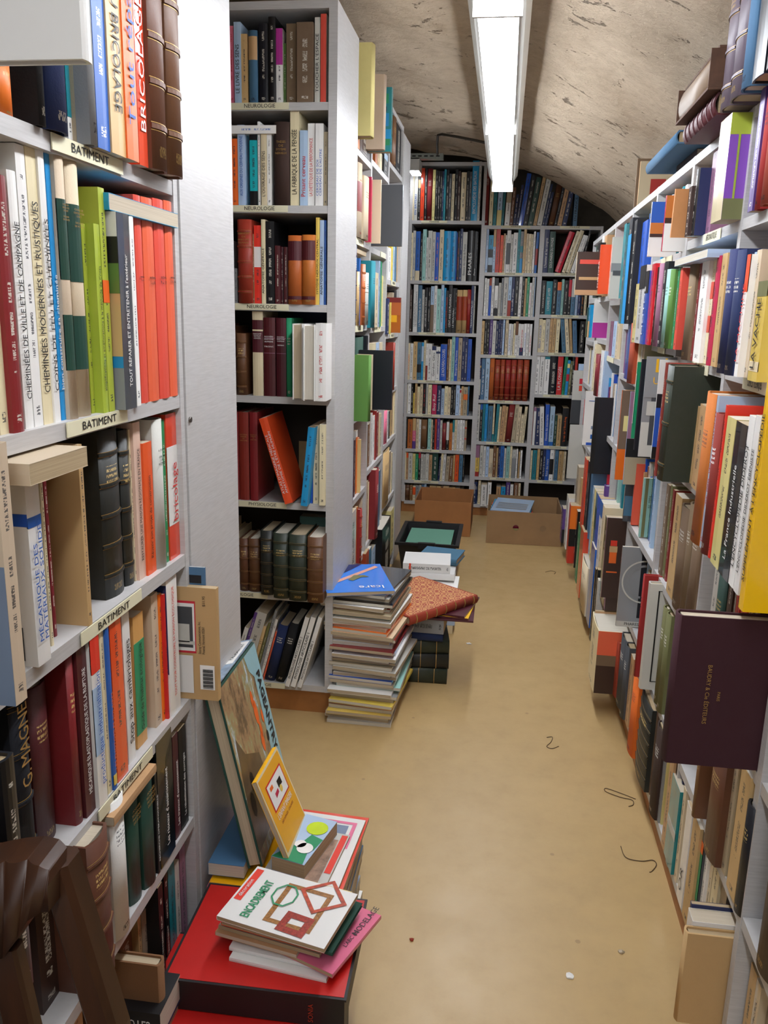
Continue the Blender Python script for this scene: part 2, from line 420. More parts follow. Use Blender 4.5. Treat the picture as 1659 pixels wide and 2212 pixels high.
ORD = ['first', 'second', 'third', 'fourth', 'fifth', 'sixth', 'seventh', 'eighth', 'ninth', 'tenth', 'eleventh', 'twelfth', 'thirteenth', 'fourteenth', 'fifteenth', 'sixteenth', 'seventeenth', 'eighteenth', 'nineteenth', 'twentieth', 'twenty-first', 'twenty-second', 'twenty-third', 'twenty-fourth', 'twenty-fifth', 'twenty-sixth', 'twenty-seventh', 'twenty-eighth']
def label_rows():
    for out, sn in ROWS:
        words = [PAL[b['code']][0] for b in out]
        n = len(out); used = {}
        cand = []
        for i, b in enumerate(out):
            wd_ = words[i]; ty = {'L': 'leather book', 'C': 'clothbound book', 'W': 'worn book'}.get(b['f'], 'book')
            if 'leather' in wd_: wd_ = wd_.replace(' leather', ''); ty = 'leather book'
            pre = 'leaning ' if abs(b['lean']) > 6 else ''
            L = words[i - 1] if i else None; Rr = words[i + 1] if i < n - 1 else None
            opts = []
            if b['note']: opts.append(b['note'] + f" on the {sn}")
            if b['t'] and len(b['t'].split()) <= 4: opts.append(f"{pre}{wd_} {ty} titled {b['t'].replace('/', ' ')}, {sn}")
            if words.count(words[i]) == 1: opts.append(f"the only {wd_} {ty} on the {sn}")
            if L and Rr: opts.append(f"{pre}{wd_} {ty} between {L} and {Rr} ones, {sn}")
            if i == 0: opts.append(f"{pre}{wd_} {ty} at the left end, {sn}")
            if i == n - 1: opts.append(f"{pre}{wd_} {ty} at the right end, {sn}")
            if i < n - 1 - i: opts.append(f"{pre}{wd_} {ty}, {ORD[i]} from the left, {sn}")
            opts.append(f"{pre}{wd_} {ty}, {ORD[min(n - 1 - i, 27)]} from the right, {sn}")
            cand.append(opts)
        key = lambda s: s.replace('leaning ', '')
        import collections
        cnt = collections.Counter(key(s) for o_ in cand for s in set(o_))
        for b, opts in zip(out, cand):
            for s in opts:
                if cnt[key(s)] == 1 and key(s) not in USED and len(s.split()) <= 16: break
            USED.add(key(s)); b['o']['label'] = s[0].lower() + s[1:] if not s[0].isupper() else s
USED = set()

def lay(c, th, D, L, T, code, fin='P', detail=True, label=None, group=None, ink=None, tilt=None, rings=(), cat='book', **kw):
    """a book lying flat; c = centre of its underside, th = direction (deg) from spine to fore-edge"""
    t = math.radians(th); e = Vector((math.cos(t), math.sin(t), 0)); f = Vector((-math.sin(t), math.cos(t), 0)); up = Vector((0, 0, 1))
    if tilt: q = Matrix.Rotation(math.radians(tilt[1]), 3, Vector(tilt[0])); e, f, up = q @ e, q @ f, q @ up
    m = Matrix((up, e, f)).transposed().to_4x4(); m.translation = Vector(c) - e * D / 2 - f * L / 2
    b = book(T, D, L, code, fin, m, rings, ink, detail, **kw)
    if label: b['label'] = label
    b['category'] = cat
    if group: b['group'] = group
    return b
# ------------------------------------------------------------------ the cellar
XL, XR, YN, YB = -0.442, 0.373, 2.10, 4.60     # left shelf fronts, right shelf fronts, neurology case front, far case front
def white_mat():
    if 'white' in MATS: return MATS['white']
    m, nt, b = nodes_new('white_melamine')
    tc = N(nt, 'ShaderNodeTexCoord'); mp = N(nt, 'ShaderNodeMapping'); mp.inputs['Rotation'].default_value = (0.5, 0.55, 0.5); mp.inputs['Scale'].default_value = (25, 25, 420)
    nt.links.new(tc.outputs['Object'], mp.inputs[0]); st = noise(nt, mp.outputs[0], 1.0, 3)
    big = noise(nt, tc.outputs['Object'], 9, 3)
    c = mixc(nt, st, lin(168, 167, 168), lin(208, 207, 208))
    c = mixc(nt, math_n(nt, 'MULTIPLY', big, 0.25), c, lin(196, 186, 168))
    nt.links.new(c, b.inputs['Base Color']); b.inputs['Roughness'].default_value = 0.42
    bump(nt, b, st, 0.25, 0.0004); MATS['white'] = m; return m
def floor_mat():
    m, nt, b = nodes_new('floor_lino')
    tc = N(nt, 'ShaderNodeTexCoord')
    a = noise(nt, tc.outputs['Object'], 1.6, 5, 0.6); f = noise(nt, tc.outputs['Object'], 14, 5, 0.7)
    c = mixc(nt, a, lin(166, 136, 86), lin(208, 178, 126))
    c = mixc(nt, math_n(nt, 'MULTIPLY', math_n(nt, 'POWER', f, 3.0), 0.55), c, lin(128, 104, 70))
    v = N(nt, 'ShaderNodeTexVoronoi'); v.inputs['Scale'].default_value = 7; nt.links.new(tc.outputs['Object'], v.inputs['Vector'])
    spot = math_n(nt, 'LESS_THAN', v.outputs['Distance'], 0.035)
    c = mixc(nt, math_n(nt, 'MULTIPLY', spot, 0.35), c, lin(110, 84, 60))
    nt.links.new(c, b.inputs['Base Color']); b.inputs['Roughness'].default_value = 0.36
    nt.links.new(math_n(nt, 'ADD', math_n(nt, 'MULTIPLY', f, 0.25), 0.26), b.inputs['Roughness'])
    bump(nt, b, f, 0.10, 0.002); return m
def plaster_mat():
    m, nt, b = nodes_new('dirty_plaster')
    tc = N(nt, 'ShaderNodeTexCoord'); o = tc.outputs['Object']
    a = noise(nt, o, 2.6, 6, 0.65); f = noise(nt, o, 20, 6, 0.72); g = noise(nt, o, 7, 4, 0.6)
    c = mixc(nt, a, lin(180, 161, 137), lin(226, 208, 184))
    c = mixc(nt, math_n(nt, 'MULTIPLY', math_n(nt, 'POWER', f, 3.0), 1.1), c, lin(122, 100, 74))
    mp = N(nt, 'ShaderNodeMapping'); mp.inputs['Scale'].default_value = (9, 14, 9); mp.inputs['Rotation'].default_value = (0, 0, -0.6); nt.links.new(o, mp.inputs[0])
    w = N(nt, 'ShaderNodeTexNoise'); w.inputs['Scale'].default_value = 9; w.inputs['Detail'].default_value = 5; nt.links.new(o, w.inputs['Vector'])
    vm = N(nt, 'ShaderNodeVectorMath'); vm.operation = 'MULTIPLY_ADD'; nt.links.new(w.outputs['Color'], vm.inputs[0]); vm.inputs[1].default_value = (2.4, 2.4, 2.4); nt.links.new(mp.outputs[0], vm.inputs[2])
    n2 = noise(nt, vm.outputs[0], 0.9, 5, 0.7)
    # scattered broken patches where the skin of the plaster has flaked away
    pit = N(nt, 'ShaderNodeMapRange'); pit.inputs['From Min'].default_value = 0.625; pit.inputs['From Max'].default_value = 0.66
    nt.links.new(math_n(nt, 'ADD', n2, math_n(nt, 'MULTIPLY', math_n(nt, 'SUBTRACT', g, 0.5), 0.5)), pit.inputs['Value'])
    c = mixc(nt, math_n(nt, 'MULTIPLY', pit.outputs[0], 0.75), c, lin(74, 58, 42))
    stain = N(nt, 'ShaderNodeMapRange'); stain.inputs['From Min'].default_value = 0.58; stain.inputs['From Max'].default_value = 0.75
    nt.links.new(g, stain.inputs['Value']); c = mixc(nt, math_n(nt, 'MULTIPLY', stain.outputs[0], 0.35), c, lin(128, 96, 58))
    nt.links.new(c, b.inputs['Base Color']); b.inputs['Roughness'].default_value = 0.95
    h = math_n(nt, 'SUBTRACT', math_n(nt, 'ADD', a, math_n(nt, 'MULTIPLY', f, 0.6)), math_n(nt, 'MULTIPLY', pit.outputs[0], 0.5))
    bump(nt, b, h, 0.8, 0.02); return m
WHITE = white_mat(); PLASTER = plaster_mat()
WOODP = plain('plinth_wood', lin(176, 116, 62), 0.5, 0.18, 14)
fl = MB(); fl.box((-1.6, -1.6, -0.05), (0.9, 5.2, 0)); tag(fl.build('floor', floor_mat()), None, None, None, 'structure')
prof = [(-1.5, 1.86), (-1.2, 1.915), (-0.86, 1.935), (-0.54, 1.924), (-0.358, 1.906), (-0.143, 1.883), (0.06, 1.828), (0.217, 1.761), (0.337, 1.701), (0.48, 1.62), (0.60, 1.53), (0.72, 1.40)]
cm = MB(); NY = 120
def prof_z(x):
    for (a, za), (b_, zb) in zip(prof, prof[1:]):
        if a <= x <= b_: return za + (zb - za) * (x - a) / (b_ - a)
    return prof[-1][1]
NX = 60
rngc = random.Random(3)
for iy in range(NY + 1):
    y = -1.6 + 6.22 * iy / NY
    for ix in range(NX + 1):
        x = -1.5 + 2.22 * ix / NX
        cm.v.append((x, y, prof_z(x) + 0.008 * math.sin(x * 7 + y * 5.3) + 0.006 * math.sin(x * 17 - y * 11) + rngc.uniform(-0.002, 0.002)))
for iy in range(NY):
    for ix in range(NX):
        a = iy * (NX + 1) + ix; cm.poly([a, a + NX + 1, a + NX + 2, a + 1], 0, True)
ceil = cm.build('ceiling', PLASTER); tag(ceil, None, None, None, 'structure')
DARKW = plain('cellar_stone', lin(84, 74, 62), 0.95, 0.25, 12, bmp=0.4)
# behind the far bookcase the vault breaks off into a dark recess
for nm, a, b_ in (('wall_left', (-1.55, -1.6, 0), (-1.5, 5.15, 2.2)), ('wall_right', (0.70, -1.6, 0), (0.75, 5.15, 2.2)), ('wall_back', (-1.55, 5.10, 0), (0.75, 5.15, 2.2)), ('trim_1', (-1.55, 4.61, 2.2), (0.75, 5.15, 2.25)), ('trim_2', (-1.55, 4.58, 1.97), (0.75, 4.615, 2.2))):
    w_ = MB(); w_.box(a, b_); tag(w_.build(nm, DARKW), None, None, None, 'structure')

# ------------------------------------------------------------------ shelving
LABELM = plain('label_card', lin(228, 222, 190), 0.6, 0.04, 20)
def strip(root, x0, x1, z, s, h=0.016, sz=None, col='k'):
    mb = MB(); mb.box((x0, -0.0016, z - h), (x1, -0.0002, z - 0.0005)); o = mb.build('shelf_label', LABELM, root)
    if s: text(s, o, ((x0 + x1) / 2, -0.0018, z - h / 2), (1, 0, 0), (0, 0, 1), sz or h * 0.78, flat_mat(col), align='CENTER', name='lettering', maxw=(x1 - x0) * 0.62)
    return o
def case(unit, t0, t1, zs, ztop, label, depth=0.24, zbase=0.0, plinth=0.0, pt=0.0095, bt=0.018, backm=None, group=None, top=True, plwood=True, sides=(True, True)):
    pos = unit.o + unit.u * t0; pos = pos.copy(); pos[2] = 0
    root = empty('bookcase', unit.mat(pos)); tag(root, label, 'bookcase', group)
    L = t1 - t0
    for on, a, b_ in ((sides[0], 0, pt), (sides[1], L - pt, L)):
        if on: m_ = MB(); m_.box((a, 0, zbase), (b_, depth, ztop)); m_.build('side_panel', WHITE, root)
    for z in zs:
        m_ = MB(); m_.box((pt + 0.0004, 0.001, z - bt), (L - pt - 0.0004, depth - 0.007, z)); m_.build('shelf', WHITE, root)
    if top: m_ = MB(); m_.box((pt + 0.0004, 0.0005, ztop - bt), (L - pt - 0.0004, depth - 0.007, ztop - 0.0004)); m_.build('top_board', WHITE, root)
    m_ = MB(); m_.box((pt + 0.0004, depth - 0.006, zbase), (L - pt - 0.0004, depth - 0.001, ztop - 0.001)); m_.build('back_panel', backm or BACKM, root)
    if plinth > 0:
        m_ = MB(); m_.box((0.0005, 0.012, 0), (L - 0.0005, 0.03, plinth)); m_.build('plinth', WOODP if plwood else WHITE, root)
        m_ = MB(); m_.box((0.0005, depth - 0.03, 0), (L - 0.0005, depth - 0.012, plinth)); m_.build('plinth', WOODP if plwood else WHITE, root)
    return root
BACKM = plain('back_board', lin(62, 48, 38), 0.8, 0.15, 8)
def pz(px, py, plane, val): return float((on_x if plane == 'x' else on_y)(px, py, val)[2])

# far bookcase across the end of the aisle
UB = Unit((0, YB, 0), (1, 0, 0), (0, 1, 0), 'far case', 0.2)
bz = [pz(860 + 650 / 6.91, 300 + 1218 / 6.91, 'y', YB)] + [pz(x, y, 'y', YB) for x, y in ((945, 606.5), (945, 718.5), (940, 822), (938, 895.5), (938, 971.5), (933, 1039))] + [0.065]
xb = [float(on_y(p, 608, YB)[0]) for p in (880, 1041)]
XB0, XB1 = xb
bl_case = case(UB, XB0 - 0.0, XB1, bz, 1.865, 'tall narrow white bookcase of boating books at the far left end', zbase=0.06, plinth=0.06, pt=0.016)
rb_z = [pz(1100, y, 'y', YB) for y in (487, 589)] + [pz(*q, 'y', YB) for q in ((1100, 683.0), (1090, 767), (1080, 865), (1075, 955), (1070, 1031.5))] + [0.065]
XD = float(on_y(1165, 610, YB)[0]); XE = float(on_y(1303, 500, YB)[0])
brm_case = case(UB, XB1, XD, rb_z[1:], rb_z[0], 'middle bay of the far white bookcase, behind the magazine box', zbase=0.06, plinth=0.06, pt=0.012)
r2z = [pz(1200, y, 'y', YB) for y in (589.5, 680)] + [pz(1195, 762, 'y', YB), pz(1190, 852.5, 'y', YB), pz(1180, 963, 'y', YB), pz(1170, 1037.5, 'y', YB), 0.065]
brr_case = case(UB, XD, XE, r2z, rb_z[0], 'right bay of the far white bookcase, partly behind the right-hand shelves', zbase=0.06, plinth=0.06, pt=0.012)
def lab_at(root, unit, t0, pxa, pxb, z, s, **kw):
    a = float((unit.at(pxa, z) - unit.o) @ unit.u) - t0; b_ = float((unit.at(pxb, z) - unit.o) @ unit.u) - t0
    strip(root, a, b_, z, s, **kw)
for z, a, b_ in zip(bz[:7], (910, 912, 904, 903, 897, 896, 894), (966, 966, 960, 957, 950, 949, 947)): lab_at(bl_case, UB, XB0, a, b_, z, 'MARINE', h=0.013)
for z, a, b_ in zip(rb_z[:7], (1083, 1075, 1067, 1060, 1054, 1050, 1058), (1146, 1130, 1122, 1114, 1108, 1102, 1105)): lab_at(brm_case, UB, XB1, a, b_, z, 'MARINE', h=0.013)
lab_at(brr_case, UB, XD, 1210, 1274, rb_z[0], 'MARINE', h=0.013)
for z, a, b_, s in zip(r2z[:6], (1198, 1191, 1185, 1173, 1174, 1160), (1262, 1250, 1242, 1229, 1224, 1215), ('PLONGÉE SOUS-MARINE',) * 3 + ('SOUS-MARINS',) * 2 + ('SOUS-MARINS - BATHYSCAPHE',)): lab_at(brr_case, UB, XD, a, b_, z, s, h=0.013)

# neurology bookcase facing the camera in the left recess
UN = Unit((0, YN, 0), (1, 0, 0), (0, 1, 0), 'neurology case', 0.22, True)
nz_ = [pz(600, y, 'y', YN) for y in (221, 443.5, 656.5, 857, 1085, 1283)] + [0.085]
ncase = case(UN, -0.93, XL + 0.021, nz_, 1.80, 'white bookcase of neurology and physiology books facing the camera', zbase=0.085 - 0.018, plinth=0.066, pt=0.021, depth=0.288)
for z, a, b_, s in zip(nz_, (499, 500, 508, None, 516, 519), (624, 622, 624, None, 619, 578), ('NEUROLOGIE', 'NEUROLOGIE', 'NEUROLOGIE', None, 'PHYSIOLOGIE', None)):
    if a and s: strip(ncase, float(UN.at(a, z)[0]) + 0.93, float(UN.at(b_, z)[0]) + 0.93, z, s)
_a = float(UN.at(578, nz_[5])[0]) + 0.93; strip(ncase, _a - 0.155, _a, nz_[5], 'PHYSIOLOGIE')
_a = float(UN.at(616, nz_[6])[0]) + 0.93; strip(ncase, _a - 0.155, _a, nz_[6], 'PHYSIOLOGIE')

# left near bookcase (building) along the aisle, and the closed side of the case behind it
UA = Unit((XL, 0, 0), (0, 1, 0), (-1, 0, 0), 'building case', 0.2, True)
az = [pz(*q, 'x', XL) for q in ((0, 1 + 195), (320, 866), (355, 1226), (325, 1588), (390, 1800))]
az = [1.262, 0.983, 0.752, 0.524, 0.322, 0.075]
acase = case(UA, 0.10, 1.128, az, 1.62, 'white bookcase of building books filling the left foreground', zbase=0.057, plinth=0.055, pt=0.014, depth=0.26)
acase['note'] = ''
del acase['note']
for z, a, b_ in ((az[0], 108, 262), (az[1], 142, 272), (az[2], 173, 303), (az[3], 211, 327)): lab_at(acase, UA, 0.10, a, b_, z, 'BATIMENT', h=0.016)
# end cabinet: its closed side faces the aisle
eb = MB(); ya, yb_ = 1.131, float(on_x(509, 900, XL)[1])
root = empty('cabinet', Matrix.Translation((XL, ya, 0))); tag(root, 'tall white cabinet side between the building books and the neurology case', 'cabinet')
eb.box((-0.42, 0, 0), (0.002, yb_ - ya, 1.9)); eb.build('side_panel', WHITE, root)
sc_ = MB(); sc_.tube([(0.0, 0.004, 1.0), (0.004, 0.004, 1.0)], 0.004, 0, 10); sc_.build('screw', plain('screw_steel', lin(110, 104, 98), 0.35, 0.1, 30, 0.8), root, Matrix.Translation((0.001, 0.006, -0.055)))

# left far bookcases along the aisle (beyond the neurology case)
UL = Unit((XL, 0, 0), (0, 1, 0), (-1, 0, 0), 'left aisle case', 0.2)
LM = [(2.392, 2.768, [1.555, 1.313, 1.062, 0.785, 0.523, 0.29, 0.07]), (2.7685, 3.163, [1.571, 1.308, 1.052, 0.80, 0.569, 0.30, 0.07]), (3.1635, 3.566, [1.632, 1.222, 1.022, 0.80, 0.595, 0.345, 0.07])]
lcases = []
for (a, b_, zs), nm in zip(LM, ('first white bookcase on the left beyond the neurology case', 'second white bookcase on the left beyond the neurology case', 'third white bookcase on the left, nearest the far wall')):
    lcases.append(case(UL, a, b_, zs, 1.823, nm, zbase=0.055, plinth=0.055, pt=0.011))
lab_at(lcases[0], UL, 2.392, 769, 784, 1.313, 'MARINE', h=0.02); lab_at(lcases[0], UL, 2.392, 766, 783, 1.062, 'VOILE', h=0.02)
lab_at(lcases[1], UL, 2.7685, 822, 832, 1.308, '', h=0.018); lab_at(lcases[1], UL, 2.7685, 808, 822, 1.052, '', h=0.018)
lab_at(lcases[2], UL, 3.1635, 845, 854, 1.222, 'MARINE', h=0.018); lab_at(lcases[2], UL, 3.1635, 842, 851, 1.022, 'MARINE', h=0.018)
root = empty('cabinet', Matrix.Translation((XL, 3.568, 0))); tag(root, 'narrow white closed cabinet side at the far end of the left row', 'cabinet')
eb = MB(); eb.box((-0.30, 0, 0), (0.002, 0.235, 1.80)); eb.build('side_panel', WHITE, root)

# right-hand row of bookcases
UR = Unit((XR, 0, 0), (0, -1, 0), (1, 0, 0), 'right aisle case', 0.2)
URn = Unit((XR, 0, 0), (0, -1, 0), (1, 0, 0), 'right aisle case', 0.2, True)
RY = [4.02, 3.625, 3.215, 2.795, 2.365, 1.935, 1.505, 1.075, 0.645]
RZT = 1.432
rcases = []
RZ = {0: [1.18, 1.0, .81, .563, .31, .075], 1: [1.18, 1.02, .81, .563, .31, .075], 2: [1.162, .968, .70, .46, .27, .075], 3: [1.085, .93, .70, .45, .27, .075],
      4: [1.245, 1.040, .80, .545, .31, .075], 5: [1.262, 1.022, .795, .535, .285, .075], 6: [1.262, 1.022, .755, .50, .285, .075], 7: [1.262, 1.022, .755, .50, .29, .075]}
ordn = ['eighth', 'seventh', 'sixth', 'fifth', 'fourth', 'third', 'second', 'first']
for i in range(8):
    rcases.append(case(UR, -RY[i], -RY[i + 1], RZ[i], RZT, f'{ordn[i]} bay of the white right-hand bookcase, counted from the foreground', zbase=0.055, plinth=0.055, pt=0.0095, depth=0.24))
def rlab(i, z, a, b_, s, **kw): lab_at(rcases[i], UR, -RY[i], a, b_, z, s, **kw)
rlab(5, 1.262, 1522, 1559, 'AÉRONAUTIQUE', h=0.02); rlab(4, 1.245, 1430, 1453, '', h=0.02)
rlab(5, 1.022, 1496, 1532, 'MÉCANIQUE', h=0.021)
rlab(4, 1.040, 1423, 1438, '', h=0.019)
rlab(6, 1.022, 1609, 1664, 'SCIENCES / TECHNIQUES', h=0.024)
rlab(2, 0.968, 1312, 1326, '', h=0.018)

# ------------------------------------------------------------------ ceiling tube
def emis(name, col, s):
    m = bpy.data.materials.new(name); m.use_nodes = True; nt = m.node_tree; nt.nodes.clear()
    e = nt.nodes.new('ShaderNodeEmission'); e.inputs[0].default_value = col; e.inputs[1].default_value = s
    o = nt.nodes.new('ShaderNodeOutputMaterial'); nt.links.new(e.outputs[0], o.inputs[0]); return m
TUBE = emis('lit_tube', (0.90, 0.94, 1.0, 1), LAMP_STRENGTH)
HOUS = plain('lamp_housing', lin(214, 214, 208), 0.3, 0.03, 20)
def lamp(y0, y1, z, label, joints, xo=-0.045):
    root = empty('ceiling_lamp', Matrix.Translation((xo, y0, z + 0.02))); tag(root, label, 'ceiling lamp', None)
    L = y1 - y0
    b = MB(); w = 0.064
    pts = [(-w, 0.0), (-w + 0.012, -0.020), (-w + 0.024, -0.028), (w - 0.024, -0.028), (w - 0.012, -0.020), (w, 0.0), (w, 0.045), (-w, 0.045)]
    n = len(pts); b.v += [(x, 0, zz) for x, zz in pts] + [(x, L, zz) for x, zz in pts]
    for k in range(n):
        b.poly([k, (k + 1) % n, n + (k + 1) % n, n + k])
    b.poly(list(range(n))[::-1]); b.poly([n + k for k in range(n)]); b.build('housing', HOUS, root)
    d = MB(); prev = 0.03
    for j in joints + [L - 0.03]:
        d = MB(); d.box((-0.037, prev, -0.070), (0.037, j - 0.008, -0.0285)); d.build('tube', TUBE, root)
        c = MB(); c.box((-0.046, j - 0.0078, -0.072), (0.046, j - 0.0002, -0.0283)); c.build('bracket', HOUS, root); prev = j
    for s_ in (-1, 1):
        r = MB(); r.box((s_ * 0.0385 - 0.0012, 0.01, -0.050), (s_ * 0.0385 + 0.0012, L - 0.01, -0.0283)); r.build('rail', HOUS, root)
        r = MB(); r.tube([(s_ * 0.03, L * .5 + s_ * L * .35, 0.045), (s_ * 0.03, L * .5 + s_ * L * .35, 0.29)], 0.004, 0, 6); r.build('hanger', HOUS, root)
    return root
YE = 4.02
yj1 = float(on_z(1103, 279, 1.655)[1]); yj2 = float(on_z(1110, 16, 1.655)[1])
lamp(0.55, YE, 1.69, 'long lit fluorescent tube lamp under the vault above the aisle', [yj2 - 0.55, yj1 - 0.55])
lamp(-1.5, 0.2, 1.75, 'second fluorescent tube lamp of the row, over the near end of the aisle', [0.85])  # added out of view to fill the near aisle with light
# small lamp on a slotted bracket over the far left case
root = empty('small_lamp', Matrix.Translation((-0.50, 4.50, 1.70))); tag(root, 'small square lit lamp on a slotted bracket at the far left', 'lamp')
p0 = on_y(884, 341, 4.42); p1 = on_y(905, 371, 4.42)
b = MB(); xa, za = p0[0] + 0.5, p0[2] - 1.70; xb_, zb_ = p1[0] + 0.5, p1[2] - 1.70
b.box((xa, -0.08, zb_ + 0.006), (xb_, 0.06, za)); b.build('housing', HOUS, root)
b = MB(); b.box((xa + 0.004, -0.076, zb_), (xb_ - 0.004, 0.05, zb_ + 0.0055)); b.build('tube', TUBE, root)
q0 = on_y(884, 331, 4.42); q1 = on_y(957, 343, 4.42)
GALV = plain('galvanised', lin(160, 166, 158), 0.4, 0.15, 40, 0.3)
b = MB(); zt, zl = q0[2] - 1.70, q1[2] - 1.70; x1_ = q1[0] + 0.5
b.box((xa, -0.08, zl), (x1_, -0.03, zt)); b.build('bracket', GALV, root)
b = MB()
for k in range(5):
    xx = xa + 0.01 + (x1_ - xa - 0.02) * (k + 0.15) / 5; b.box((xx, -0.0812, (zt + zl) / 2 - 0.003), (xx + 0.018, -0.0802, (zt + zl) / 2 + 0.003))
b.build('slots', flat_mat('k'), root)
# conduit from the lamp to the little lamp
cp = []
for (x, y, yy) in ((945, 333, 4.38), (944.5, 310, 4.20), (946, 292, 4.05), (955, 290, 4.02), (990, 296, 3.95), (1030, 304, 3.88), (1064, 312, 3.82)): cp.append(tuple(on_y(x, y, yy)))
b = MB(); b.tube(cp, 0.0055, 0, 8); tag(b.build('electrical_conduit', plain('old_conduit', lin(62, 56, 48), 0.6, 0.2, 30)), 'thin dark conduit running from the small far lamp to the long tube lamp', 'conduit')
# ------------------------------------------------------------------ books in the far bookcase (pixels read row by row)
B1 = (860, 300, 6.91); B2 = (1030, 340, 5.72); B3 = (850, 590, 6.914); B4 = (1020, 660, 6.636); B5 = (850, 890, 6.914); B6 = (1000, 940, 6.381)
gb = 'books in the left bay of the far bookcase'
def rn(k, bay): return ['top', 'second', 'third', 'fourth', 'fifth', 'sixth', 'seventh', 'bottom'][k] + ' shelf, far ' + bay
row(UB, bz[0], """145 180 520 lg; 183 230 500 c; 232 283 520 lg|EN BATEAU|b; 287 325 540 k B:tn,.72,.9; 325 380 435 r G; 385 418 435 k; 422 497 445 dr C; 500 540 460 ly; 543 577 470 k; 580 610 480 k;
 612 642 480 k; 645 665 480 n; 668 699 455 t; 705 740 465 k; 742 778 520 dg; 782 825 522 c; 832 872 455 k; 875 912 480 dbr; 920 998 500 c H; 1000 1040 480 k; 1042 1078 490 dg; 1080 1175 325 sb G|ENCYCLOPÉDIE DES BATEAUX|w; 1178 1213 335 lg""", rn(0, 'left bay'), gb, B1)
row(UB, bz[1], """145 167 1355 gy|CROISIÈRES|w; 170 207 1400 c; 207 247 1370 lg; 250 315 1380 b B:c,.0,.2; 320 350 1410 k; 352 405 1350 mt; 407 428 1470 w; 430 490 1370 lg; 492 540 1385 lg; 540 597 1395 b i:o; 600 662 1355 c;
 665 765 1375 sb H; 765 848 1378 sb H; 850 863 1400 b; 865 900 1380 k i:r; 902 940 1340 n; 942 1008 1390 lg|Bateaux des côtes de France|k; 1012 1110 1370 k H|PHARES|w; 1115 1150 1380 k|Phares|w; 1152 1160 1385 dg""", rn(1, 'left bay'), gb, B1)
row(UB, bz[2], """190 228 160 w|TRIMARANS|r; 232 268 245 dbr; 285 350 170 w|LA CONSTRUCTION/DE NAVIGATION DE PLAISANCE|k; 355 410 180 st|La Normande et la Mer|w; 413 448 245 lg; 452 495 215 k|HISTOIRE DE DEUX MARINES|w; 500 537 215 k; 540 590 195 lb B:wl,.0,.6; 592 632 185 w; 632 690 235 mt; 692 735 175 lb; 737 765 220 sb;
 765 800 260 k|L'AUTRE CÔTÉ DU MARIN|r; 805 858 175 k|CENT ANS DE PLAISANCE|w; 862 905 225 k|LE NOUVEAU|w|; 906 925 225 k; 928 1010 250 tn C B:rl,.3,.85; 1012 1082 250 tn C B:rl,.3,.85; 1082 1135 245 rl L; 1137 1175 185 n|TRANSATLANTIQUES|w; 1178 1197 190 lg""", rn(2, 'left bay'), gb, B3)
row(UB, bz[3], """165 180 1050 tn; 180 192 1060 st; 195 238 1045 c|ATLANTIQUES|o; 240 283 1050 w; 285 345 1025 tn; 345 405 1035 st B:k,.2,.42; 407 438 1035 sb B:lb,.5,.9; 440 470 1005 c; 472 502 1050 w B:dr,0,.4; 502 560 1055 w; 562 622 1090 w B:n,.88,1|Gordon Giles|k; 624 685 1100 w B:n,.8,.86; 688 783 1062 b G|LE NOUVEAU COURS|w;
 790 815 985 br; 820 850 990 c; 852 900 940 mt; 902 948 955 b|Blaugaria Maritime|w; 950 1005 965 be; 1008 1045 950 n; 1045 1090 960 n; 1092 1145 985 b""", rn(3, 'left bay'), gb, B3)
row(UB, bz[4], """140 150 1655 sb; 151 180 1655 w; 182 205 1660 c; 207 255 1640 w; 258 285 1655 k; 288 310 1790 y; 312 345 1640 tn; 348 385 1695 c i:r; 388 430 1650 c; 432 475 1650 k i:r; 478 505 1650 lg; 508 560 1665 c; 568 638 1665 cr|Boy Ruf|w; 642 702 1675 n|Femme de la mer|w; 705 750 1725 lb; 752 800 1690 c;
 802 845 1705 c; 848 882 1680 k; 885 918 1700 k; 920 975 1670 lb; 977 1000 1725 w B:r,.85,.95; 1000 1030 1690 tn; 1032 1095 1700 be B:o,.55,.75; 1098 1117 1690 st""", rn(4, 'left bay'), gb, B3)
row(UB, bz[5], """118 155 90 lg; 158 200 95 k; 205 275 105 ob; 278 325 95 pk B:tn,.6,1 B:pu,0,.25; 330 370 105 c; 372 402 110 w; 405 490 110 br C; 505 550 98 mt; 552 575 110 c; 578 605 110 k; 608 635 105 r; 640 682 100 pu; 685 718 125 lg; 720 775 165 dr L; 780 820 140 k B:w,.35,.98; 825 868 170 ob;
 870 900 120 w B:t,.6,1; 902 935 115 c; 937 975 118 w; 978 1012 118 w; 1014 1048 120 w; 1052 1080 130 be B:r,.74,.78 B:r,.38,.42""", rn(5, 'left bay'), gb, B5)
row(UB, bz[6], """108 145 590 tn; 148 183 595 c; 185 213 600 tn B:o,.8,.98; 215 275 610 lg; 278 318 620 ly; 320 362 625 gn; 365 398 595 k B:r,.78,1; 400 435 625 lg; 437 470 630 lg; 472 520 620 lg; 522 567 640 tn; 570 655 615 dgn W; 658 685 680 n l3; 688 720 615 c l2; 722 762 610 w l2; 765 815 665 be l3; 818 875 655 br l2; 880 905 645 tn;
 908 965 635 o; 970 1022 640 st; 1025 1048 635 k""", rn(6, 'left bay'), gb, B5)
row(UB, bz[7], """85 102 1080 w; 103 132 1085 w; 133 168 1085 w; 170 235 1085 bl L R4; 238 280 1095 br; 283 325 1100 c B:o,.4,.9; 328 375 1095 g; 378 410 1090 lg; 415 450 1080 st; 452 485 1075 lb; 488 522 1105 dbr L; 530 630 1100 tn W; 635 700 1105 tn; 703 730 1110 br; 733 820 1105 tn W; 822 870 1125 tn; 872 915 1125 tn; 917 985 1135 tn; 987 1040 1150 dbr""", rn(7, 'left bay'), gb, B5)
gm_ = 'books in the middle bay of the far bookcase'
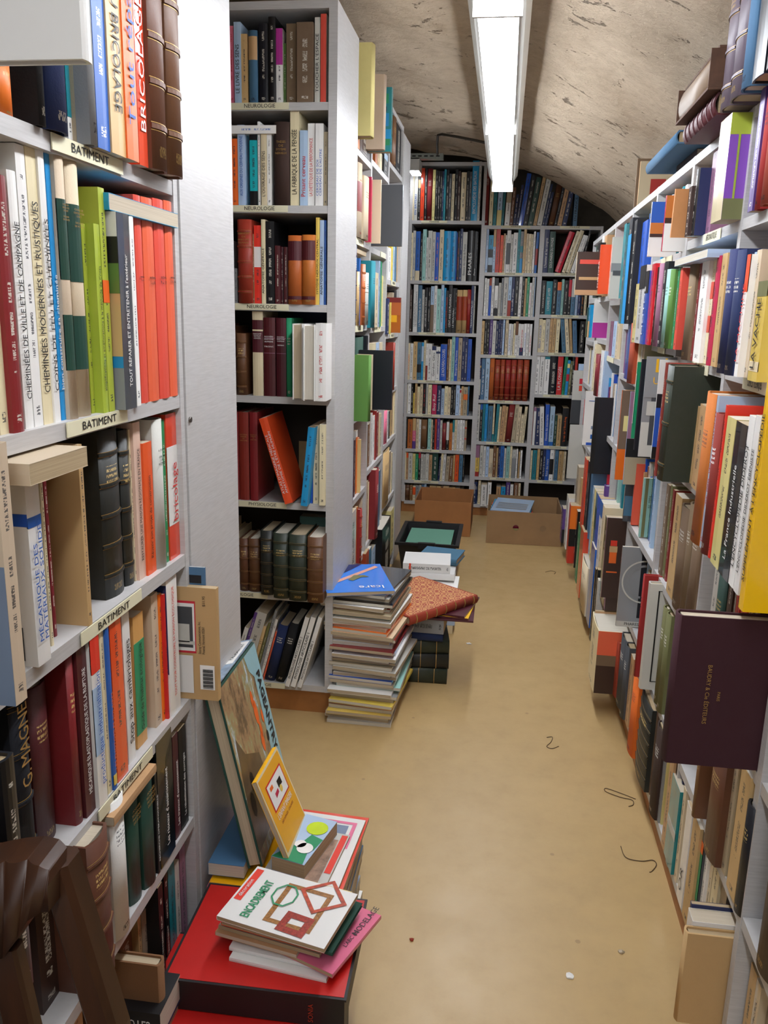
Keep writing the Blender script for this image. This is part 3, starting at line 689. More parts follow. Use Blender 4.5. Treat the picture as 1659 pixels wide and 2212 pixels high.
row(UB, rb_z[0], """85 135 100 dr C; 145 190 190 c; 195 235 350 t; 240 298 365 lb B:ly,0,.4 l1; 300 328 380 t l1.5; 340 400 370 w B:be,.6,1 l2; 402 440 370 br l3; 445 478 460 n l4; 482 512 340 n l5; 515 570 200 b G l6.5; 575 620 220 k l7; 628 690 250 dgn l7.5; 695 735 225 tn l8.5; 740 800 235 lg l8.8; 805 835 330 n l8.8; 838 865 430 n l8.8;
 880 950 330 bl L l9; 955 985 370 k l9; 990 1045 340 tn l9; 1050 1105 345 n l9; 1185 1235 330 st|EN FRANCE|k""", 'top of the far right bays', 'books leaning on top of the far bookcase', B2)
row(UB, rb_z[1], """100 128 880 lb; 130 187 960 sb B:k,.4,.62 B:lb,.2,.4 B:k,0,.2; 188 220 890 lb B:tn,.6,1; 222 270 885 r; 275 310 960 br2; 312 334 940 tn; 335 350 960 w; 352 400 900 w B:dg,.2,.7; 402 430 950 lg; 432 485 930 w; 487 520 890 t; 520 555 915 g B:sb,0,.35 B:t,.5,.65; 558 590 880 tn; 592 615 940 c; 617 650 945 c; 652 675 950 c; 678 702 915 w; 705 735 925 b B:rl,.2,.6 l1""", rn(1, 'middle bay'), gm_, B2)
row(UB, rb_z[2], """80 105 1490 w; 108 135 1500 w; 138 165 1490 b B:rl,.8,1; 168 200 1480 w; 205 250 1490 w B:k,0,.2 B:k,.8,1|ABYSS|k|; 255 285 1550 lg; 288 312 1490 g; 315 370 1480 lg; 372 412 1475 lb B:rl,0,.4; 415 450 1470 n|Un souffle d'Oran|w; 455 500 1480 k; 503 540 1465 w; 543 570 1480 k; 573 598 1495 tn; 600 630 1480 gn; 632 660 1550 w i:r; 662 690 1480 lg; 692 700 1470 lb""", rn(2, 'middle bay'), gm_, B2)
row(UB, rb_z[3], """112 160 220 tn; 165 195 200 k; 197 232 200 k; 235 275 200 pu; 277 325 215 lg; 327 360 220 n; 362 388 205 n; 390 420 210 n; 422 450 200 lb; 460 500 200 c; 505 545 260 w|Tour et amours du nord|b|; 548 570 265 w|Naufragé volontaire|k; 575 600 255 c; 602 640 230 w B:br,.6,1; 642 668 260 w|111 jours à la dérive|k; 668 722 265 w B:n,0,.25|Le monde pour un temps|r; 725 760 260 w|La croisière verte|b; 763 800 260 w; 805 838 265 w|Fleur de Passion|r""", rn(3, 'middle bay'), gm_, B4)
row(UB, rb_z[4], """78 110 760 n B:tn,.78,.83 B:lg,.1,.5; 115 165 750 st|Cartes de la mer|w; 170 230 750 lb; 232 298 755 ob C; 304 380 775 rl L R5; 385 445 775 rl L R5; 452 530 778 rl L R5; 535 610 778 rl L R5; 618 700 778 rl L R5; 710 788 778 rl L R5""", rn(4, 'middle bay'), gm_, B4)
row(UB, rb_z[5], """45 95 1415 lg; 98 130 1410 bk B:b,.85,1; 133 165 1410 t; 168 205 1410 sb; 212 275 1440 st; 280 305 1405 c B:t,0,.2; 310 350 1410 t l2; 353 380 1450 c l2; 380 430 1435 tn l3; 432 465 1450 tn l3; 468 550 1415 dr C l4; 553 610 1415 be l4; 615 660 1450 c l3; 665 700 1570 c l3; 702 740 1450 c l3""", rn(5, 'middle bay'), gm_, B4)
row(UB, rb_z[6], """130 155 130 w; 160 215 135 y B:rl,0,.15 B:lil,.6,1; 220 265 140 lg; 268 300 150 w; 303 345 155 lb; 347 402 185 c|ALAIN/GERBAULT|k; 405 440 145 br; 445 470 175 tn; 475 500 155 n; 500 550 145 b; 552 580 180 lg; 583 630 150 mt; 632 660 145 c; 662 715 200 lg B:g,0,.7; 718 740 190 w; 750 770 230 tn; 775 800 210 w""", rn(6, 'middle bay'), gm_, B6)
row(UB, rb_z[7], """108 190 640 n H B:lg,.75,.77 B:lg,.68,.7; 200 235 625 c; 240 320 680 w G p4; 330 380 650 w; 450 510 710 tn; 515 575 710 sb; 580 635 650 pu; 640 680 680 w; 690 750 655 br; 752 780 665 c""", rn(7, 'middle bay'), gm_, B6)
gr_ = 'books in the right bay of the far bookcase'
row(UB, r2z[0], """812 870 885 n|L'homme et les congres|w; 875 945 915 dgn|SOUS-MARINS DU MONDE|w; 958 1030 930 r H l17; 1045 1090 920 c H l17; 1095 1145 910 c H l16; 1150 1190 965 w l16; 1195 1225 970 w l15; 1262 1290 890 k l10""", 'top shelf, far right bay', gr_, B2)
row(UB, r2z[1], """785 835 1520 k; 838 915 1530 t|L'HOMME ET LA MER|w; 920 970 1510 k; 975 1025 1540 st B:o,.75,1; 1028 1058 1505 mt; 1062 1112 1520 k; 1115 1150 1490 k B:r,.5,.95; 1152 1200 1500 st B:lg,.5,1; 1205 1235 1700 lb; 1240 1270 1700 n; 1275 1310 1700 k i:o; 1315 1345 1705 c""", 'second shelf, far right bay', gr_, B2)
row(UB, r2z[2], """935 985 190 c|PERCEY VONDEUR|b; 985 1028 205 c; 1030 1090 190 lg; 1092 1130 180 tn; 1133 1180 180 tn; 1183 1235 180 c; 1290 1345 185 st l-7; 1348 1400 185 c l-7; 1405 1440 190 tn l-6; 1445 1505 220 st l-5; 1520 1590 225 k""", 'third shelf, far right bay', gr_, B4)
row(UB, r2z[3], """882 945 720 w; 948 1012 725 w; 1015 1085 725 w B:t,.92,.99; 1090 1200 705 bk H; 1200 1275 715 r|LA PLONGÉE|w; 1278 1320 722 gn l2|Enfants perdus de la mer|k; 1322 1360 785 sb B:cr,.4,.6 B:ly,.78,.9 l2; 1362 1400 800 ol l2; 1405 1440 740 k; 1445 1480 710 r""", 'fourth shelf, far right bay', gr_, B4)
row(UB, r2z[4], """818 850 1455 sal; 855 890 1460 lil B:w,0,.9; 893 960 1465 n; 965 1025 1450 w l-3; 1028 1085 1420 b l-1|Histoire des sous-marins|w; 1088 1155 1450 lb B:b,0,.1; 1160 1195 1570 dgn; 1198 1260 1575 tn; 1265 1350 1470 k|So war der U-Boot-Krieg|o""", 'fifth shelf, far right bay', gr_, B4)
row(UB, r2z[5], """885 910 215 tn; 915 940 210 c; 945 1000 205 t; 1005 1040 165 tn; 1042 1085 175 k; 1085 1120 160 n|Du fond de la mer|w; 1122 1175 160 b|Rêve des mers|w; 1180 1230 200 w B:k,.2,.7; 1232 1246 170 lg; 1248 1295 200 st; 1300 1345 220 tn; 1348 1365 225 tn; 1368 1400 225 c""", 'sixth shelf, far right bay', gr_, B6)
# ------------------------------------------------------------------ neurology case
N1 = (480, 0, 4.607); N2 = (480, 440, 5.027); N3 = (480, 840, 4.607); N4 = (440, 1200, 2.676)
gn_ = 'books in the neurology bookcase'
row(UN, nz_[0], """40 72 300 lb; 75 126 258 pk i:r; 127 195 218 lb|LE LIVRE DES SENS|k; 196 258 337 tn; 270 358 305 st C B:tn,.6,.92; 370 462 235 bk H; 466 537 167 k H; 540 606 283 w B:mg,.52,1; 610 640 430 gm p-2; 642 741 235 wl W; 743 905 220 wl W p0; 920 974 172 lg|TOUCHER L'ESPACE|k; 978 1036 138 w B:sal,.0,1""", 'top shelf, neurology bookcase', gn_, N1)
row(UN, nz_[1], """30 90 1300 lg; 97 161 1380 o; 163 235 1243 lb|AUX ORIGINES DU CERVEAU MODERNE|b; 280 357 1305 tq B:k,0,.2 B:k,.88,1; 360 386 1210 w p-1; 392 447 1305 c|L'OUVRAGE DES SENS|k|; 450 495 1313 w; 522 670 1215 dbr C B:gilt,.6,.602|TOME/DU/SYSTÈME/NERVEUX|gold; 680 768 1092 c|LA FABRIQUE DE LA PENSÉE|k; 773 850 1297 lb|Prisant cerveau|r; 852 922 1228 w|LA DIÉTÉTIQUE DE LA PERFORMANCE|r; 925 1005 1228 w|CERVEAU DE SOI/CERVEAU DE L'AUTRE|b; 1010 1047 1312 be""".replace('B:gilt,.6,.602|TOME/DU/SYSTÈME/NERVEUX|gold', 'hz t:.4,.76|THÈSES/DE/SYSTÈME/NERVEUX|gold'), 'second shelf, neurology bookcase', gn_, N1)
row(UN, nz_[2], """90 130 400 g; 135 172 700 g; 180 330 170 rl L R5 p0|G. GÉRARDIN/ANATOMIE/HUMAINE|gold; 331 340 330 br; 344 430 235 br2 B:w,.47,.73; 432 475 170 c|ANATOMIE GÉNÉRALE|k; 480 572 190 k; 577 635 455 ma; 640 668 470 ma p-1.5; 672 715 470 ma; 718 865 345 ob L B:ma,.64,.92 B:ma,.07,.12 p0 i:gold; 867 1010 338 ob L B:ma,.64,.92 B:ma,.07,.12 p0 i:gold; 1014 1056 150 y|SYSTÈME NERVEUX CENTRAL|k; 1058 1104 178 lb|ANATOMIE GÉNÉRALE|k; 1106 1128 180 b""".replace('rl L R5 p0|G. GÉRARDIN/ANATOMIE/HUMAINE|gold', 'rl L R5 p0 hz t:.5,.83|GÉRARDIN/DE/ANATOMIE/HUMAINE|gold'), 'third shelf, neurology bookcase', gn_, N2)
row(UN, nz_[3], """162 270 1405 bl L R4; 338 452 1168 c H B:ma,.79,.9 B:ma,.52,.77 hz t:.5,.74|ANATOMIE/DESCRIPTIVE/DU PIED/HUMAIN|w; 456 583 1235 ma H B:lil,.74,.745 B:lil,.55,.555 hz t:.5,.76|ROUVIÈRE/ANATOMIE/HUMAINE//TRONC|w; 592 698 1240 ma H B:lil,.74,.745 B:lil,.55,.555 hz t:.5,.76|ROUVIÈRE/ANATOMIE/HUMAINE//MEMBRES|w; 700 760 1240 gn C""", 'fourth shelf, neurology bookcase', gn_, N2)
row(UN, nz_[4], """130 176 230 dr H; 180 275 230 dr H hz t:.5,.75|DOCTEURS/MANUEL/IV/ANATOMIE|gold; 283 362 232 dr H hz t:.5,.75|DOCTEURS/MANUEL/V/ANATOMIE|gold; 625 712 300 br2 G l-17 p2|ATLAS D'IMAGERIE MÉDICALE/ANATOMIE DE L'ÊTRE HUMAIN|w; 780 845 385 sb l5.5 p3; 852 900 395 b l2; 905 962 360 c; 965 1024 355 c p1|""", 'fifth shelf, neurology bookcase', gn_, N3)
row(UN, nz_[5], """182 264 1485 bl L R4; 268 382 1485 bl L R4; 388 510 1405 kl L R5 p1; 513 662 1430 gl L R5 p3|; 667 840 1445 gl L R5 p4; 848 1003 1470 bl L R5 p4.5""", 'sixth shelf, neurology bookcase', gn_, N3)
row(UN, nz_[6], """190 222 420 w l17; 226 250 330 pu l17; 254 300 335 lg l16; 303 330 410 tn C l15; 333 352 390 ol l15; 355 372 320 g l15; 375 395 370 w l15; 398 408 440 sal l15; 350 410 405 n C l14; 413 465 395 k C l14; 468 495 360 w l15.5 p2|PHYSIOLOGIE ARTICULAIRE 2|k; 500 530 360 w l15.5 p2|PHYSIOLOGIE ARTICULAIRE 1|k; 540 565 360 w l15.5 p2|PHYSIOLOGIE ARTICULAIRE 3|k""".replace('303 330 410 tn C l15; 333 352 390 ol l15; 355 372 320 g l15; 375 395 370 w l15; 398 408 440 sal l15; 350 410', '262 282 410 tn C l15; 284 300 390 ol l15; 302 318 320 g l15; 320 336 370 w l15; 338 348 440 sal l15; 352 410').replace('190 222 420 w l17; 226 250 330 pu l17; 254 300 335 lg l16', '150 176 420 w l17; 178 196 330 pu l17; 200 258 335 lg l16'), 'bottom shelf, neurology bookcase', gn_, N4)
def fix(o, label, cat='book', group=None): return tag(o, label, cat, group)
def flatbook(unit, px0, px1, z, w, code, fin='P', p=0.0, d=0.15, roll=0.0, **kw):
    """a book lying on its side on top of others: spine towards the aisle"""
    A = unit.at(px0, z, p); B = unit.at(px1, z, p); L = float((B - A) @ unit.u)
    m = unit.mat(A + np.array([0, 0, w])) @ Matrix.Rotation(math.radians(90 + roll), 4, 'Y')
    return book(w, d, L, code, fin, m, detail=unit.detail, **kw), L
b_, L_ = flatbook(UN, 488, 596, 1.5135, 0.0185, 'w', p=0.0, ink='b'); fix(b_, 'white paperback lying flat on the left books of the second neurology shelf', group=gn_)
# the two white boxed volumes sticking out with their page edges forward
for (x0, x1, yt, pr, bx) in ((765, 880, 1302, 5.5, 0), (880, 1010, 1312, 7.5, 1)):
    A = UN.at(480 + x0 / 5.027, nz_[3], pr / 100); B_ = UN.at(480 + x1 / 5.027, nz_[3], pr / 100); w = float(B_[0] - A[0]) - .001
    h = float(solve_py(A, np.array([0, 0, 1.0]), 440 + yt / 5.027)); d = 0.19
    m = UN.mat(A) @ Matrix.Translation((w, d, 0)) @ Matrix.Rotation(math.pi, 4, 'Z')
    fix(book(w, d, h, 'w', 'H', m, detail=True, ink='none'), ('white hardback with page edges forward beside the green book, fourth neurology shelf', 'thicker white hardback with page edges forward, right of its twin, fourth neurology shelf')[bx], group=gn_)
A = UN.at(480 + 1013 / 5.027, nz_[3], 0.07); m = UN.mat(A)
b_ = book(0.026, 0.2, float(solve_py(A, np.array([0, 0, 1.0]), 440 + 1297 / 5.027)), 'w', 'H', m, detail=True, ink='r'); fix(b_, 'white jacketed book with red lettering against the right post, fourth neurology shelf', group=gn_)
# ------------------------------------------------------------------ building books, left foreground
A1 = (0, 0, 3.16); A2 = (0, 650, 3.16); A3 = (0, 1200, 3.16); A4 = (0, 1600, 3.19)
ga = 'books in the building bookcase'
row(UA, az[0], """-420 -250 0 n h25; -245 -90 0 dbr h25; 0 92 520 o L; 98 195 0 vl h28 C p-2; 205 318 0 k h22 p0.5 C; 330 468 0 n h24 C p0.5; 471 500 0 w h25 B:t,.1,.6; 503 553 0 be h24 C p-0.5; 560 668 0 g h28 C p1; 672 757 0 b h30 p1 i:w; 765 864 0 tn h30 p1.2 down|PRATIQUE DU BRICOLAGE|k; 868 952 0 o h30 p1.4|Tout réparer|b; 955 1015 0 r h30 p1 G|BRICOLAGE|w; 1024 1142 0 bl h34 L R6 p1.5; 1148 1246 0 bl h34 L R6 p1.8""".replace('|c;', '|w;'), 'top shelf, building case', ga, A1)
row(UA, az[1], """-300 -190 -900 w; -180 -80 -900 n; -70 0 -900 lg; 6 66 -1200 c; 75 170 -874 dr H p-.5; 178 235 -900 w H p-1|CHEMINÉES DE VILLE ET DE CAMPAGNE|k; 240 300 -1080 w p-1|; 303 368 -1060 c|CHEMINÉES MODERNES ET RUSTIQUES|k; 371 420 -1050 w|COINS DE FEU ET CHEMINÉES|k; 423 455 -1020 sb|bien construire sa cheminée|w;
 458 538 -1060 vl C B:dgn,.53,.82 B:dgn,.19,.4 hz t:.5,.8|COURS DE/DES ROUTES/D'ART//DES MURS/DE VOUTES|gold; 541 622 -1010 vl C B:dgn,.53,.82 B:dgn,.19,.4 hz t:.5,.8|COURS DE/CONSTRUCTIONS/D'ART//DES MURS/DE VOUTES|gold; 628 660 -530 lm; 662 745 -530 lm G p0|simplifications et améliorations à la méthode de Cross|k; 748 788 -780 lm B:o,.5,.6 p0; 860 936 -610 dg G p1 A:g,0,1,0,.22 A:sb,0,1,.22,.28 A:tn,0,1,.28,.6 A:gm,0,1,.6,.75 A:k,0,1,.75,.88 A:w,0,1,.88,1|TOUT RÉPARER ET ENTRETENIR à l'extérieur|w; 938 966 -640 w p0.5;
 970 1016 -730 sal H p-.2 hz t:.3,.62|sections/1 à 4|k; 1020 1090 -715 sal H p-.2 hz t:.3,.62|sections/5 à 8|k; 1094 1160 -705 sal H p-.2 hz t:.3,.62|sections/9 à 12|k; 1164 1215 -690 sal H p-.2 hz t:.3,.62|sections/13 à 16|k""".replace('sb|bien', 'sb|bien'), 'second shelf, building case', ga, A2)
row(UA, az[2], """-420 -260 300 br; -250 -120 330 n; 112 192 525 vl p3 A:ly,.1,1,.72,.95 A:gy,0,.55,0,.55 |; 265 352 1110 w G p0.5 A:b,0,1,.7,.76 A:sal,.2,.5,.86,.96 A:k,.1,.5,.03,.2 B:b,.69,.74|MÉCANIQUE DES/MATÉRIAUX SOLIDES|b; 354 372 1060 c p-1; 374 394 1150 dr p-2 ; 606 634 985 tn p0 |; 724 850 890 kl L R5 p-2; 856 914 890 kl L R5 p-2; 917 932 880 c p-1.7; 936 1000 835 sp p-1.3|RESTAURER UNE MAISON RÉGIONALE EN FRANCE|k; 1003 1070 975 o p-1|Réussir son projet de construction|k; 1073 1135 815 lg C p-1 hz t:.3,.8|A. DUPUIS//GÉNIE CIVIL/DU/BATIMENT|k; 1137 1158 815 gn p-1; 1161 1243 778 br2 G p-.8 B:w,.24,.78 t:.26,.76|bricolage|r""".replace('112 192 525', '112 190 525'), 'third shelf, building case', ga, A2, hmax=0.235)
row(UA, az[3], """-300 -150 900 g; 150 232 1170 k H p6.5 A:w,.25,1,.05,.95; 150 258 870 bk C p-2 R4 t:.45,.9|G. MAGNE|gold; 262 384 930 ma L p-3 i:gold; 520 568 690 dr L p-1; 574 656 560 ma p-.5|MÉCANIQUE ÉLASTOPLASTIQUE DE LA RUPTURE|w; 660 738 450 w G p0 B:br2,.76,1 B:lb,.3,.68|productique industrialisation|b; 740 768 430 c p-.3; 772 803 410 b p0 B:y,.03,.09|LES PHOTOPILES SOLAIRES|o; 806 878 385 br2 G p-.3|; 882 930 330 w p-.8|Stop aux cambriolages|k; 942 1008 430 fd p-1.3 l1 B:gn,.1,.8|Guide de l'habitat écologique|k; 1068 1110 280 vl p-1.3; 1114 1135 270 o; 1138 1160 268 r; 1168 1236 75 w G p-.5 A:n,0,.4,.3,.9 i:r|TOUT POUR CONSTRUIRE SA MAISON ÉCOLOGIQUE|r""", 'fourth shelf, building case', ga, A3, hmax=0.222)
row(UA, az[4], """-300 -60 1500 br; 300 420 800 dbr p-3; 470 575 790 rl C p-3 hz|; 660 795 578 bl L p1.5 R4; 800 895 450 w C p0 ; 900 975 395 dgn L p-1 hz t:.55,.85|ANNÉE/TECHNIQUE/PRATIQUE/DES BOIS|gold; 982 1072 270 dgn L p-.5 hz t:.55,.85|ANNÉE/TECHNIQUE/PRATIQUE/DES BOIS|gold; 1078 1108 240 k p0|RECHERCHE OPÉRATIONNELLE|w; 1112 1212 0 k G p0 |Les réseaux d'assainissement|w; 1214 1250 -20 ma p-.5|Les travaux d'assainissement|w; 1253 1302 -60 k p-.5|La réhabilitation des ouvrages|w""".replace('hz|', ''), 'fifth shelf, building case', ga, A4, hmax=0.195)
row(UA, az[5], """-100 60 1280 lg; 70 150 1370 c; 152 200 1340 w; 202 250 1330 lb; 262 420 1340 rl L p-1 ; 425 540 1390 dbr; 545 640 1370 tn; 800 850 1300 be p-3; 852 960 1280 br p-3; 964 1010 1180 tn p-2; 1014 1070 1200 be p-2; 1092 1160 1020 k p0; 1164 1190 900 k p-1; 1192 1232 850 t p-1; 1236 1262 860 lg p-1; 1264 1300 760 lil p-1.5; 1303 1320 700 dbr p-2""", 'bottom shelf, building case', ga, A4, hmax=0.235)
# large plain white volume jutting out of the top shelf, nearest the camera
P = on_z(178, 127, 1.2625); m = UA.mat(np.array([P[0], P[1] - 0.0, 1.2625])) @ Matrix.Translation((0.0, 0, 0))
fix(book(0.014, 0.24, 0.30, 'w', 'H', m, detail=True, ink='none', ), 'large plain white volume jutting out of the top shelf of the building case', group=ga)
# books lying on others in the building case
def lay_x(px0, px1, z, X, depth, T, code, fin, label, th, p_along=True, **kw):
    a = on_x(px0, 700, X); ya = float(UA.at(px0, z, X - XL)[1]); yb2 = float(UA.at(px1, z, X - XL)[1])
    return lay((X - depth / 2, (ya + yb2) / 2, z), th, *((depth, yb2 - ya) if th in (180, 0) else (yb2 - ya, depth)), T, code, fin, label=label, group=ga, **kw)
lay_x(236, 385, 1.203, XL + 0.006, 0.15, 0.018, 'sb', 'P', 'blue and white paperback lying flat on the four salmon red volumes', 90, ink='none', rings=[(0, .45, 0, 'sb')])
lay_x(66, 190, 0.942, XL + 0.03, 0.17, 0.020, 'vl', 'P', 'pinkish paperback lying flat across the white and tan books, third building shelf', 90, ink='none')
lay_x(247, 338, 0.487, XL + 0.012, 0.12, 0.009, 'tn', 'W', 'yellowed thin paperback lying on the dark green volumes, fifth building shelf', 180, ink='none', tilt=((0, 1, 0), 4)) if False else lay_x(247, 338, 0.492, XL + 0.01, 0.12, 0.012, 'tn', 'W', 'yellowed thin paperback lying on the dark green volumes, fifth building shelf', 180, ink='none')
lay_x(225, 336, 0.255, XL + 0.0, 0.16, 0.02, 'w', 'H', 'white bound volume lying on the low books, bottom shelf of the building case', 180) if False else None
# two books standing at the end of the fourth shelf, jutting into the aisle
def stand(pt, d, h, w, code, fin, label, near=True, arts=(), group=ga, sideL=True, ink=None, unit=UA, **kw):
    m = unit.mat(np.array(pt)); o = book(w, d, h, code, fin, m, detail=True, ink=ink, **kw)
    for ka, (ac, u0, u1, a0, a1) in enumerate(arts):
        X0 = (-0.0002 - .0003 * ka) if sideL else (w + 0.0002 + .0003 * ka); X1 = X0 + (-0.00028 if sideL else 0.00028)
        am = MB(); am.box((min(X0, X1), u0 * d, a0 * h), (max(X0, X1), u1 * d, a1 * h)); am.build('cover_print', cover_mat(ac, 'P', 'none'), o)
    fix(o, label, group=group); return o
o = stand((-0.397, 1.112, 0.5245), 0.075, 0.178, 0.012, 'tn', 'P', 'tan paperback with barcode jutting out at the end of the fourth building shelf', ink='none',
          arts=((('r'), .43, 1, .42, .88), ('w', .45, 1, .44, .86), ('dg', .49, 1, .47, .83), ('w', .06, .36, .10, .32), ('w', .50, 1, .06, .40)))
am = MB()
for k in range(16):
    z0_ = 0.02 + k * 0.0020; am.box((-0.0024, 0.075 * .09, z0_), (-0.0019, 0.075 * .30, z0_ + (0.0012 if k % 3 else 0.0006)))
am.build('barcode', flat_mat('k'), o)
text('Storey Communications, Inc.\nPownal, Vermont 05261', o, (-0.0019, 0.023, 0.075), (0, 0, 1), (0, 1, 0), 0.006, flat_mat('k'), maxw=0.06)
text('$11.95', o, (-0.0019, 0.018, 0.150), (0, 0, 1), (0, 1, 0), 0.006, flat_mat('k'))
am = MB(); am.box((-0.0024, 0.075 * .55, 0.178 * .52), (-0.0019, 0.075 * .8, 0.178 * .68)); am.box((-0.0024, 0.075 * .45, 0.178 * .5), (-0.0019, 0.075 * .85, 0.178 * .53)); am.build('photo_house', flat_mat('lg'), o)
o = stand((-0.418, 1.1255, 0.5245), 0.11, 0.205, 0.004, 'st', 'P', 'blue booklet standing behind the jutting tan paperback, fourth building shelf', ink='none', arts=(('bk', .05, .9, .88, .94),))
text('RUIRE', o, (-0.0008, 0.055, 0.205 * .91), (0, -1, 0), (0, 0, 1), 0.008, flat_mat('w'))
# ------------------------------------------------------------------ right-hand row
R1 = (1220, 330, 5.529); R2 = (1210, 700, 5.529); R3 = (1200, 1040, 4.808); R4 = (1360, 60, 4.81); R5 = (1360, 460, 5.528); R6 = (1360, 800, 4.097); R7 = (1260, 1280, 4.158); R8 = (1340, 1600, 3.614)
S1 = (1220, 480, 9.219); S2 = (1220, 700, 9.219); S3 = (1320, 700, 9.219); S4 = (1200, 900, 9.219); S5 = (1320, 920, 9.219)
g1 = 'books in the right-hand bookcase'
# top shelves
row(URn, 1.262, """1405 1462 -1465 pu p1.5 down; 1466 1560 -1500 rl C p1; 1570 1680 -1500 rl C p1.5""", 'top shelf, second right bay', g1, R5)
row(URn, 1.262, """635 668 1480 k H Y2170 A:n,0,1,0,1 A:b,.3,.6,.2,.5; 775 832 1230 lil Y2160; 838 948 985 c G Y2040 i:none A:vi,0,1,0,1 A:lm,0,.9,.80,1 A:lm,.12,.15,.2,.8 A:ol,0,.9,0,.2""", 'top shelf, third right bay', g1, R4)
row(URn, 1.245, """205 216 -125 w G Y525 A:b,0,1,.62,1 A:ob,0,1,.42,.62 A:dbr,0,1,.36,.42; 372 386 -200 cr G Y462 A:ob,0,1,.6,1 A:dbr,0,1,.5,.6 A:w,0,1,0,.5; 420 440 -60 n p-3; 478 490 -280 fd W z1.7 Y300 l5 i:none; 600 640 -300 c p-2; 655 690 -300 dbr W z1.7 p2.5""", 'top shelf, fourth right bay', g1, R5, hmax=0.26)
row(UR, 1.085, """640 668 860 t G p3.5; 672 706 800 bk B:sb,0,.85 p3.5; 712 760 820 k p3; 765 792 950 be p1; 795 815 850 sal p1; 820 880 840 b p1.5; 885 900 730 b p0; 905 925 890 lg; 928 950 600 w; 955 975 800 c; 980 1010 950 w""", 'top shelf, fifth right bay', g1, R1)
row(UR, 1.18, """330 340 1120 dgn p2; 342 378 1100 k H p3; 380 392 1105 br2 G Y1688 A:lg,.3,.95,.1,.7 A:t,.3,.95,.4,.55 A:y,.35,.9,.2,.3|DENVER|w; 395 410 1000 w p1; 425 450 1000 tn p1""", 'top shelf, seventh right bay', g1, R1)
row(UR, 1.162, """X""".replace('X', """508 522 1015 lg G p4 A:g,0,.5,.44,.58 A:dg,.05,.5,.38,.46; 640 668 860 t Y1740 A:bk,0,1,0,1"""), 'top shelf, sixth right bay', g1, R1)
row(UR, 1.18, """300 318 1110 dgn Y1690; 112 124 1185 ob W Y1690 A:ob,0,1,0,1 A:dbr,0,1,.15,.6 A:sal,0,1,.7,.85""".replace("300 318 1110 dgn Y1690; 112 124 1185 ob W Y1690", "108 118 1190 be W Y1700 i:none").replace('A:ob,0,1,0,1 A:dbr,0,1,.15,.6 A:sal,0,1,.7,.85', 'A:dbr,0,1,0,1 A:tn,0,1,.0,.12 A:sal,.1,1,.72,.82 A:tn,.1,.9,.35,.42'), 'top shelf, eighth right bay', g1, R1)
# second shelves
row(URn, 1.022, """622 690 590 wl C p1 i:gold; 696 742 600 dr p.5; 748 828 565 w p1 i:k; 832 862 560 w p.5; 866 905 545 c B:r,.62,.78 B:r,.3,.46 p.3; 912 960 520 cr H p1; 966 1024 490 tn p1; 1030 1046 500 t p0; 1050 1140 450 n C p4; 1142 1228 455 n C p4; 1242 1280 500 w B:br2,.7,1 p4|LA MACHINE|r; 1285 1342 470 lb p3; 1346 1400 445 vl p3; 1405 1512 820 y G p4 B:ol,.85,1 B:c,.1,.2|LA VACHE|y""".replace('|y', '|k'), 'second shelf, third right bay', g1, R5)
row(URn, 1.022, """1517 1560 700 wl W p2; 1565 1592 500 cr p2; 1597 1632 480 w p2; 1636 1662 460 cr p2; 1670 1730 450 w p2""", 'second shelf, second right bay', g1, R5)
row(UR, 1.040, """8 28 640 ly G p5; 30 56 640 w B:k,.7,1 p5 G; 60 150 640 lb G p5 B:k,.7,1; 162 230 615 br2 G p4; 235 262 650 k p3; 265 285 640 wl p3; 288 325 610 lil p3 C; 330 375 590 bk H p3; 380 465 680 mt p3; 470 490 680 pu p2.5; 492 515 660 gn p2.5; 518 545 660 sal p2.5""", 'second shelf, fourth right bay', g1, R5, hmax=0.185) if False else row(UR, 1.040, """20 54 850 ly G p4; 56 118 640 w B:k,.7,1 p4 G; 120 158 700 b G p4 B:k,.7,1|MOTOS|w; 164 226 615 br2 G p3.5; 232 262 650 k p3; 268 285 640 wl p3; 288 322 610 lil p3 C; 328 372 590 bk H p3; 380 420 680 mt C p3; 423 458 680 gm C p3; 462 486 680 pu p2.5; 488 512 660 gn p2.5; 516 542 660 sal p2.5""", 'second shelf, fourth right bay', g1, R5)
row(UR, 0.968, """860 905 -60 lil p-.5; 925 985 -60 lb p0; 988 1030 -40 c p0; 1032 1080 -60 c; 1084 1120 20 be; 1124 1150 -40 w""", 'second shelf, sixth right bay', g1, S2)
row(UR, 0.93, """165 195 0 lg; 210 240 30 lil; 250 312 -40 b G p2|BATEAUX|w; 318 405 -20 rl C p3; 410 450 300 c p2; 452 500 280 c p2; 505 560 300 lg p1.5; 565 605 300 be p1.5""".replace('|BATEAUX|w', ''), 'second shelf, fifth right bay', g1, S3)
row(UR, 1.127, """330 345 1000 w p0; 348 372 1000 c p0; 378 392 980 ob p0; 400 440 1050 b p.5; 445 470 980 w""", 'second shelf, seventh right bay', g1, R1) if False else None
row(UR, 1.02, """400 412 -330 dgn G p3.5; 425 470 -380 sb G p3 B:tn,0,.5; 526 536 -490 w G Y270 A:mg,0,1,0,.42 A:w,0,1,.40,.44""", 'second shelf, seventh right bay', g1, S2)
row(UR, .87, """398 412 310 w G Y600""", 'top of the third shelf books, eighth right bay', g1, S2)
row(UR, .81, """500 515 330 w p1; 530 560 400 c p1; 575 630 590 dr L p1.5 i:gold; 640 690 520 w p1; 700 740 530 lb p.5""", 'third shelf, seventh right bay', g1, S2)
